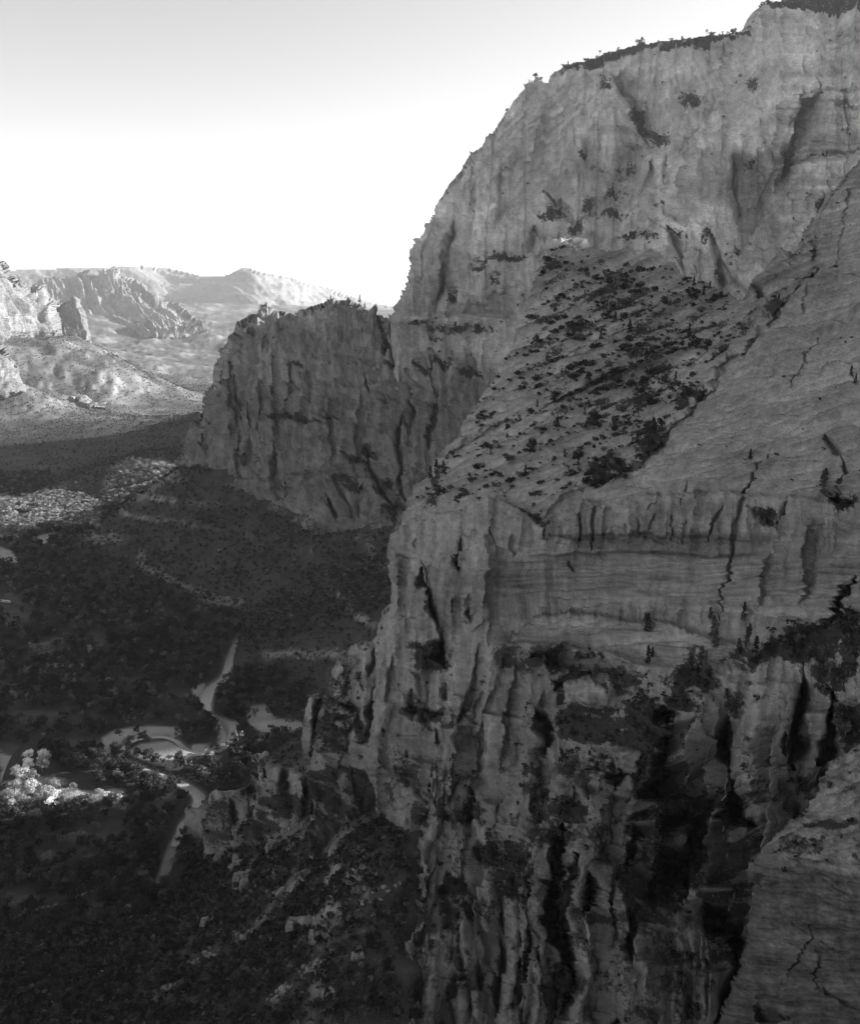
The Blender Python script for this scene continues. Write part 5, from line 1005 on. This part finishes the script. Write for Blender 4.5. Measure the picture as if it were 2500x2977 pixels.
# single pines
def pines(r, L, label, group, s=1., dz=-.5):
    for a in L:
        C, n, u, v = at(r, a[0], a[1]); 
        if C is not None: plant('pine', C+np.array([0, 0, dz]), s*a[2], label, group)
pines(NEAR, [(1700,870,.6),(1790,930,.7),(1930,1010,.65),(1880,1060,.8),(1640,1090,.6),(1780,1120,.75),(1850,1150,.7),(1560,1180,.55),(1700,1200,.6),(1470,1270,.5),(1620,1240,.6),(1960,1120,.8),(1530,1390,.6),(1430,1330,.5),(1735,1400,.95),(1725,1408,.6),(1752,1412,.7),(1905,1275,1.0),(1918,1262,.8),(1890,1290,.7),(1855,1300,.6),(1260,1378,.9),(1290,1382,.95),(1248,1392,.8),(1275,1398,.6),(1830,975,.8),(1680,1350,.6),(1590,1050,.55),(1640,1330,.5),(2015,835,.7),(2060,850,.6),(2045,862,.6),(1745,980,.7),(2000,975,.8),(2010,1000,.7),(2265,890,.6)], 'tall dark pine standing among the shrubs on the slickrock slope', 'pines on the slickrock slope')
pines(NEAR, [(1880,1835,.95),(1875,1925,.85),(1870,1800,.6),(1890,1905,.5)], 'narrow pine growing on the bright shelf across the middle of the cliff', 'pines on the shelf')
pines(NEAR, [(2068,1850,.95),(2075,1880,1.0),(2060,1800,.6),(2150,1800,.75),(2165,1850,.8),(2170,1880,.7),(2030,1945,.95),(2042,1960,.9),(1995,1950,.8),(2010,1985,.7),(2190,1900,.7),(2145,1905,.7)], 'tall conifer in the dark clump at the right end of the shelf', 'conifers at the right end of the shelf')
pines(NEAR, [(2390,1400,.55),(2400,1430,.7),(2380,1440,.4),(2180,1340,.5),(2470,1090,.5),(2480,1110,.4)], 'small pine near the right edge of the smooth dome', 'small pines on the dome')
pines(NEAR, [(1225,2120,.7),(1255,2160,.6),(1170,2200,.6),(1230,2250,.6),(1370,2370,.9),(1385,2385,.9),(1350,2380,.8)], 'dark tree on a small ledge of the left pillar', 'trees on ledges of the left pillar')
def rim(r, L, label, group, dz, s):
    for a in L:
        yy = a[1]
        for q in range(12):
            C, n, u, v = at(r, a[0], yy)
            if u: break
            yy += 3
        plant(a[3] if len(a) > 3 else 'pine', C+np.array([0, 25 if s > 1.2 else 4, dz]), s*a[2], label, group)
rim(WALL, [(961,864,.9),(1020,862,1.0),(1028,866,.9),(1046,874,1.35),(1062,886,1.1),(1085,900,1.2),(1095,906,.7),(888,890,.5),(880,892,.4),(978,868,.6),(995,868,.7),(1108,912,.6)], 'lone pine on the crest of the canyon wall against the haze', 'pines on the canyon wall crest', -1, 1.)
rxs = np.sort(rg.uniform(1640, 2165, 90)); rys = np.interp(rxs, [1586,1640,1724,1808,1915,2030,2152,2180], [243,184,165,138,119,103,96,73])
rim(MTN, [(a, b-3, float(rg.uniform(.5, 1.3)), 'juniper') if rg.uniform() < .85 else (a, b-3, float(rg.uniform(.3, .7)), 'pine') for a, b in zip(rxs, rys)], 'tiny tree on the level skyline of the great mountain', 'trees on the mountain skyline', 3, 1.5)
rim(MTN, [(a, 8-.1*(a-2230), float(rg.uniform(.6, 1.2)), 'juniper') for a in rg.uniform(2215, 2260, 8)]+[(1560,228,1.2,'juniper'),(1575,232,1.,'juniper'),(1548,232,1.,'juniper'),(1471,318,1.,'juniper'),(1700,163,1.4,'juniper')], 'bushy tree on an upper corner of the mountain skyline', 'bushy trees on the mountain corners', 3, 1.6)

# ---------------------------------------------------------------- boulders
def stone(seed):
    import bmesh
    bm = bmesh.new(); bmesh.ops.create_icosphere(bm, subdivisions=2, radius=1.); rg_ = np.random.default_rng(seed)
    pl = [(lambda d: (d/np.linalg.norm(d), rg_.uniform(.55, .85)))(rg_.normal(size=3)) for _ in range(9)]
    for v in bm.verts:
        c = np.array(v.co)
        for n_, h_ in pl:
            e = c@n_-h_
            if e > 0: c = c-n_*e
        v.co = c*np.array([1, .85, .75])
    me = bpy.data.meshes.new('boulder'); bm.to_mesh(me); bm.free(); me.materials.append(M['boulder']); return me
ST = [stone(k) for k in range(4)]
def outcrop_mesh(seed, n=9):
    rg_ = np.random.default_rng(seed); VV, FF, k = [], [], 0
    for q in range(n):
        w_, d_, h_ = rg_.uniform(.25, .6), rg_.uniform(.25, .5), rg_.uniform(.5, 1.5); cx, cy = rg_.normal(0, .55), rg_.normal(0, .4); a = rg_.uniform(-.4, .4); tl = rg_.uniform(-.15, .15, 2)
        for zz, sc_ in ((-.6, 1.15), (h_*.6, 1.), (h_, .7)):
            for sx, sy in ((-1, -1), (1, -1), (1, 1), (-1, 1)):
                x, y = sx*w_*sc_*rg_.uniform(.85, 1.1), sy*d_*sc_*rg_.uniform(.85, 1.1); VV.append((cx+x*math.cos(a)-y*math.sin(a)+tl[0]*zz, cy+x*math.sin(a)+y*math.cos(a)+tl[1]*zz, zz*rg_.uniform(.93, 1.07)))
        for l in (0, 4):
            for i in range(4): FF.append((k+l+i, k+l+(i+1) % 4, k+l+4+(i+1) % 4, k+l+4+i))
        FF.append((k+8, k+9, k+10, k+11)); k += 12
    return mesh_np('outcrop', VV, FF, M['boulder'], False)
def outcrop(px, py, s, label, seed): p = ground_at(px, py); link('rock_outcrop', outcrop_mesh(seed), None, None, label, 'outcrop', None, tuple(p), 0, s)
def boulder(p, s, label, group): link('boulder', random.choice(ST), None, None, label, 'boulder', group, (p[0], p[1], p[2]+s*.25), random.uniform(0, 6), (s, s*random.uniform(.7, 1.2), s*random.uniform(.6, 1.1)))
for L, n, nm in [([(680,2739),(754,2688),(822,2597),(885,2540)],46,'in the pale streak of rubble below the buttress'),([(782,2920),(867,2841),(930,2795)],40,'in the lowest streak of rubble at the bottom'),([(700,2440),(760,2400),(900,2400),(1000,2370)],26,'scattered at the foot of the broken spires'),([(1030,2650),(1090,2600),(1170,2560)],24,'in the rubble against the cliff foot'),([(560,2800),(640,2760)],16,'in a short pale streak below the upright outcrop'),([(900,2700),(960,2640)],18,'in the patch of rubble between the two long streaks'),([(450,2900),(520,2860)],14,'in the faint rubble patch near the bottom edge')]:
    for _ in range(n):
        t = random.uniform(0, len(L)-1.001); i = int(t); f = t-i; x = L[i][0]+(L[i+1][0]-L[i][0])*f+random.gauss(0, 12); y = L[i][1]+(L[i+1][1]-L[i][1])*f+random.gauss(0, 9)
        boulder(ground_at(x, y), random.lognormvariate(.25, .5), 'pale broken rock lying '+nm, 'rocks '+nm)
def band_rocks(L, n, nm, s0, s1):
    for _ in range(n):
        t = random.uniform(0, len(L)-1.001); i = int(t); f = t-i; x = L[i][0]+(L[i+1][0]-L[i][0])*f+random.gauss(0, 5); y = L[i][1]+(L[i+1][1]-L[i][1])*f+random.gauss(0, 8)+7*math.sin(x*.05); p = ground_at(x, y); s = random.uniform(s0, s1)
        link('ledge_rock', random.choice(ST), None, None, 'pale block of rock in '+nm, 'rock', 'rocks of '+nm, (p[0], p[1], p[2]), random.uniform(0, 6), (s, s*.8, s*random.uniform(.8, 1.6)))
band_rocks(BANDS[0], 110, 'the long pale broken ledge below the far canyon wall', 2, 5.5); band_rocks(BANDS[1], 40, 'the short pale ledge near the sunlit village', 2.5, 5.5); band_rocks(BANDS[2], 34, 'the dark terrace edge behind the spires', 2., 5)
for x, y, s, lb in [(374,2637,2.6,'pale rounded boulder alone on the dark slope right of the footpath end'),(130,2756,4.2,'large pale split boulder in the scrub at the lower left'),(295,2835,3.2,'grey boulder half buried in the lower left scrub'),(640,1602,4.5,'pale triangular boulder alone on the slope under the canyon wall'),(864,1508,3.,'small pale boulder just below the foot of the canyon wall'),(480,1790,3.6,'pale round boulder in the woodland beyond the river'),(690,2580,3.5,'dark pointed rock beside the broad pale outcrop'),(350,2560,2,'small pale rock at the edge of the lower slope')]:
    boulder(ground_at(x, y), s, lb, None)

for x, y, s, lb in [(604,2690,4.5,'upright pale outcrop standing in the scrub of the lower slope'),(706,2560,5.5,'broad pale outcrop on the slope below the spires'),(690,2520,5,'smaller outcrop just behind the broad pale outcrop'),(860,2700,4.,'broken ribs of rock right of the long rubble streak'),(910,2740,3.6,'blocky outcrop in the middle of the slope below the great cliff'),(800,2470,5,'blocky outcrop at the foot of the tallest spires'),(980,2480,5,'blocky outcrop in the dark corner beneath the left pillar'),(640,2500,4.5,'low outcrop on the river side of the spur'),(760,2420,5,'ragged outcrop under the row of broken pinnacles'),(1040,2780,3,'small blocky outcrop near the foot of the cliff edge'),(960,2900,2.8,'blocky outcrop above the lowest rubble streak')]:
    outcrop(x, y, s, lb, int(x))
# ---------------------------------------------------------------- buildings and vehicles
def boxm(name, c, s, mat, parent=None):
    x, y, z = s[0]/2, s[1]/2, s[2]/2; V = np.array([[a*x, b*y, d*z] for d in (-1, 1) for a, b in ((-1, -1), (1, -1), (1, 1), (-1, 1))])+np.array(c)
    F = [[3, 2, 1, 0], [4, 5, 6, 7], [0, 1, 5, 4], [1, 2, 6, 5], [2, 3, 7, 6], [3, 0, 4, 7]]; return link(name, mesh_np(name, V, F, mat, False), parent)
def building(px, py, L, W_, H_, rz, label, roofmat, rise=1.6):
    p = ground_at(px, py); o = link('building', None, None, None, label, 'building', None, tuple(p), rz)
    boxm('wall', (0, 0, H_/2-.5), (L, W_, H_+1), M['wall'], o); e = .8; h = H_; 
    V = [(-L/2-e, -W_/2-e, h), (L/2+e, -W_/2-e, h), (L/2+e, W_/2+e, h), (-L/2-e, W_/2+e, h), (-L/2-e, 0, h+rise), (L/2+e, 0, h+rise)]
    V = V+[(a, b, c+.3) for a, b, c in V]
    F = [[6, 7, 11, 10], [8, 9, 10, 11], [0, 4, 5, 1], [2, 5, 4, 3], [0, 1, 7, 6], [2, 3, 9, 8], [1, 5, 11, 7], [5, 2, 8, 11], [3, 4, 10, 9], [4, 0, 6, 10]]
    link('roof', mesh_np('roof', V, F, roofmat, False), o)
    n = max(2, int(L/5))
    for k in range(n): boxm('window', (-L/2+L*(k+.5)/n, -W_/2-.03, H_*.55), (1.8, .12, 1.2), M['glass'], o)
    boxm('door', (L*.1, -W_/2-.04, 1.05), (1.1, .14, 2.1), M['bark'], o)
building(190,1493,34,12,4,.1,'long low pale-roofed building at the left of the sunlit village',M['roof'])
building(247,1496,30,14,5,-.1,'large pale-roofed building at the right of the sunlit village',M['roof'])
building(216,1516,14,9,3.5,.3,'small white-roofed building in front of the village trees',M['roof'])
building(262,1517,18,8,3.5,0,'low white-roofed building beside the slope edge',M['roof'])
building(160,1541,9,8,3.5,.2,'tiny white building alone at the shadow edge',M['roof'])
building(115,1885,24,14,4,.5,'broad dark-roofed lodge among trees in the shade',M['bark'],3)
building(150,1908,22,12,4,.4,'dark-roofed lodge wing nearest the parked vehicles',M['bark'],3)
building(172,1868,12,9,3.5,.3,'small dark-roofed cabin behind the lodges',M['bark'],2.5)
def wheel(o, x, y, r):
    n = 10; A = np.arange(n)*2*math.pi/n; V = np.concatenate([np.stack([x+np.cos(A)*r, 0*A+y+s, r+np.sin(A)*r], 1) for s in (-.12, .12)]); F = [[i, (i+1) % n, n+(i+1) % n, n+i] for i in range(n)]+[[0, i, i+1, i+1] for i in range(1, n-1)]
    me = bpy.data.meshes.new('wheel'); me.from_pydata(V.tolist(), [], [list(range(n-1, -1, -1)), list(range(n, 2*n))]+[f for f in F[:n]]); me.materials.append(M['tyre']); link('wheel', me, o)
def vehicle(nm, cat, px, py, L, H_, rz, label, mat):
    p = ground_at(px, py); W_ = 2.4 if nm == 'shuttle_bus' else 1.8
    o = link(nm, None, None, None, label, cat, None, (p[0], p[1], p[2]+.5), rz); r = .5 if L > 8 else .34; h0 = r*.9
    if nm == 'shuttle_bus' or nm == 'camper_van':
        prof = [(-L/2, h0), (L/2, h0), (L/2, H_*.5), (L/2-.5, H_-.1), (L/2-.9, H_), (-L/2+.2, H_), (-L/2, H_-.2)]
    else: prof = [(-L/2, h0), (L/2, h0), (L/2, H_*.5), (L/2-1.1, H_*.58), (L/2-1.9, H_), (-L/2+.9, H_), (-L/2+.15, H_*.62), (-L/2, H_*.55)]
    n = len(prof); V = [(a, -W_/2, b) for a, b in prof]+[(a, W_/2, b) for a, b in prof]
    me = bpy.data.meshes.new('body'); me.from_pydata(V, [], [list(range(n)), list(range(2*n-1, n-1, -1))]+[[(i+1) % n, i, n+i, n+(i+1) % n] for i in range(n)]); me.materials.append(mat); link('body', me, o)
    for s in (-1, 1):
        k = max(2, int(L/1.7)) if L > 7 else 2
        for q in range(k): boxm('window', ((q+.5)/k*L*.78-L*.42 if L > 7 else (q-.65)*1.0, s*W_/2, H_*.72), (L*.78/k*.8 if L > 7 else .8, .05, H_*.22), M['glass'], o)
        for x_ in (-L*.33, L*.33): wheel(o, x_, s*(W_/2-.1), r)
    boxm('windscreen', (L/2-(.28 if L > 7 else 1.45), 0, H_*.74), (.5 if L > 7 else .6, W_*.85, H_*.26), M['glass'], o)
vehicle('shuttle_bus','bus',17,1752,17,3.1,-.25,'long white shuttle bus on the road at the left edge',M['paint'])
vehicle('shuttle_bus','bus',322,1979,11,3.,.0,'white shuttle bus parked right of the clearing beyond the river loop',M['paint'])
for x, y, rz, lb, nm in [(287,1983,.1,'white van parked just left of the shuttle bus in the woodland','camper_van'),(86,1872,.4,'white car parked left of the dark-roofed lodges','car'),(258,1881,.2,'white van parked at the left of the small car park','camper_van'),(286,1879,.2,'white car parked at the right of the small car park','car'),(278,1898,.9,'large pale camper in the middle of the small car park','camper_van'),(279,1906,.3,'white car parked below the pale camper','car'),(128,1830,.1,'white car alone in a gap of the trees below the meadow','car'),(157,1836,1.3,'white van standing upright between two dark trees','camper_van'),(203,1863,.3,'white car at the clearing edge behind the lodges','car'),(203,1764,-.4,'white car in the woods right of the road end','car'),(220,1772,-.4,'second white car in the woods, lower right of the first','car'),(152,1731,1.4,'bright white van in the upper woods','camper_van')]:
    vehicle(nm, 'van' if nm == 'camper_van' else 'car', x, y, 6.5 if nm == 'camper_van' else 4.6, 2.7 if nm == 'camper_van' else 1.5, rz, lb, M['paint'])

# ---------------------------------------------------------------- the air
if HAZE > 0:
    hm = bpy.data.materials.new('haze'); hm.use_nodes = True; ht = hm.node_tree; ht.nodes.remove(ht.nodes['Principled BSDF'])
    pv = ht.nodes.new('ShaderNodeVolumePrincipled'); pv.inputs['Density'].default_value = HAZE; pv.inputs['Color'].default_value = (.97, .97, .97, 1); pv.inputs['Anisotropy'].default_value = .25
    ht.links.new(pv.outputs[0], ht.nodes['Material Output'].inputs['Volume'])
    b_ = (-19000, -1200, -30), (19000, 14800, 1400); c_ = [(b_[0][k]+b_[1][k])/2 for k in range(3)]; s_ = [b_[1][k]-b_[0][k] for k in range(3)]
    h = boxm('haze', c_, s_, hm); h['kind'] = 'stuff'; h['label'] = 'pale haze filling the canyon and the valley beyond'
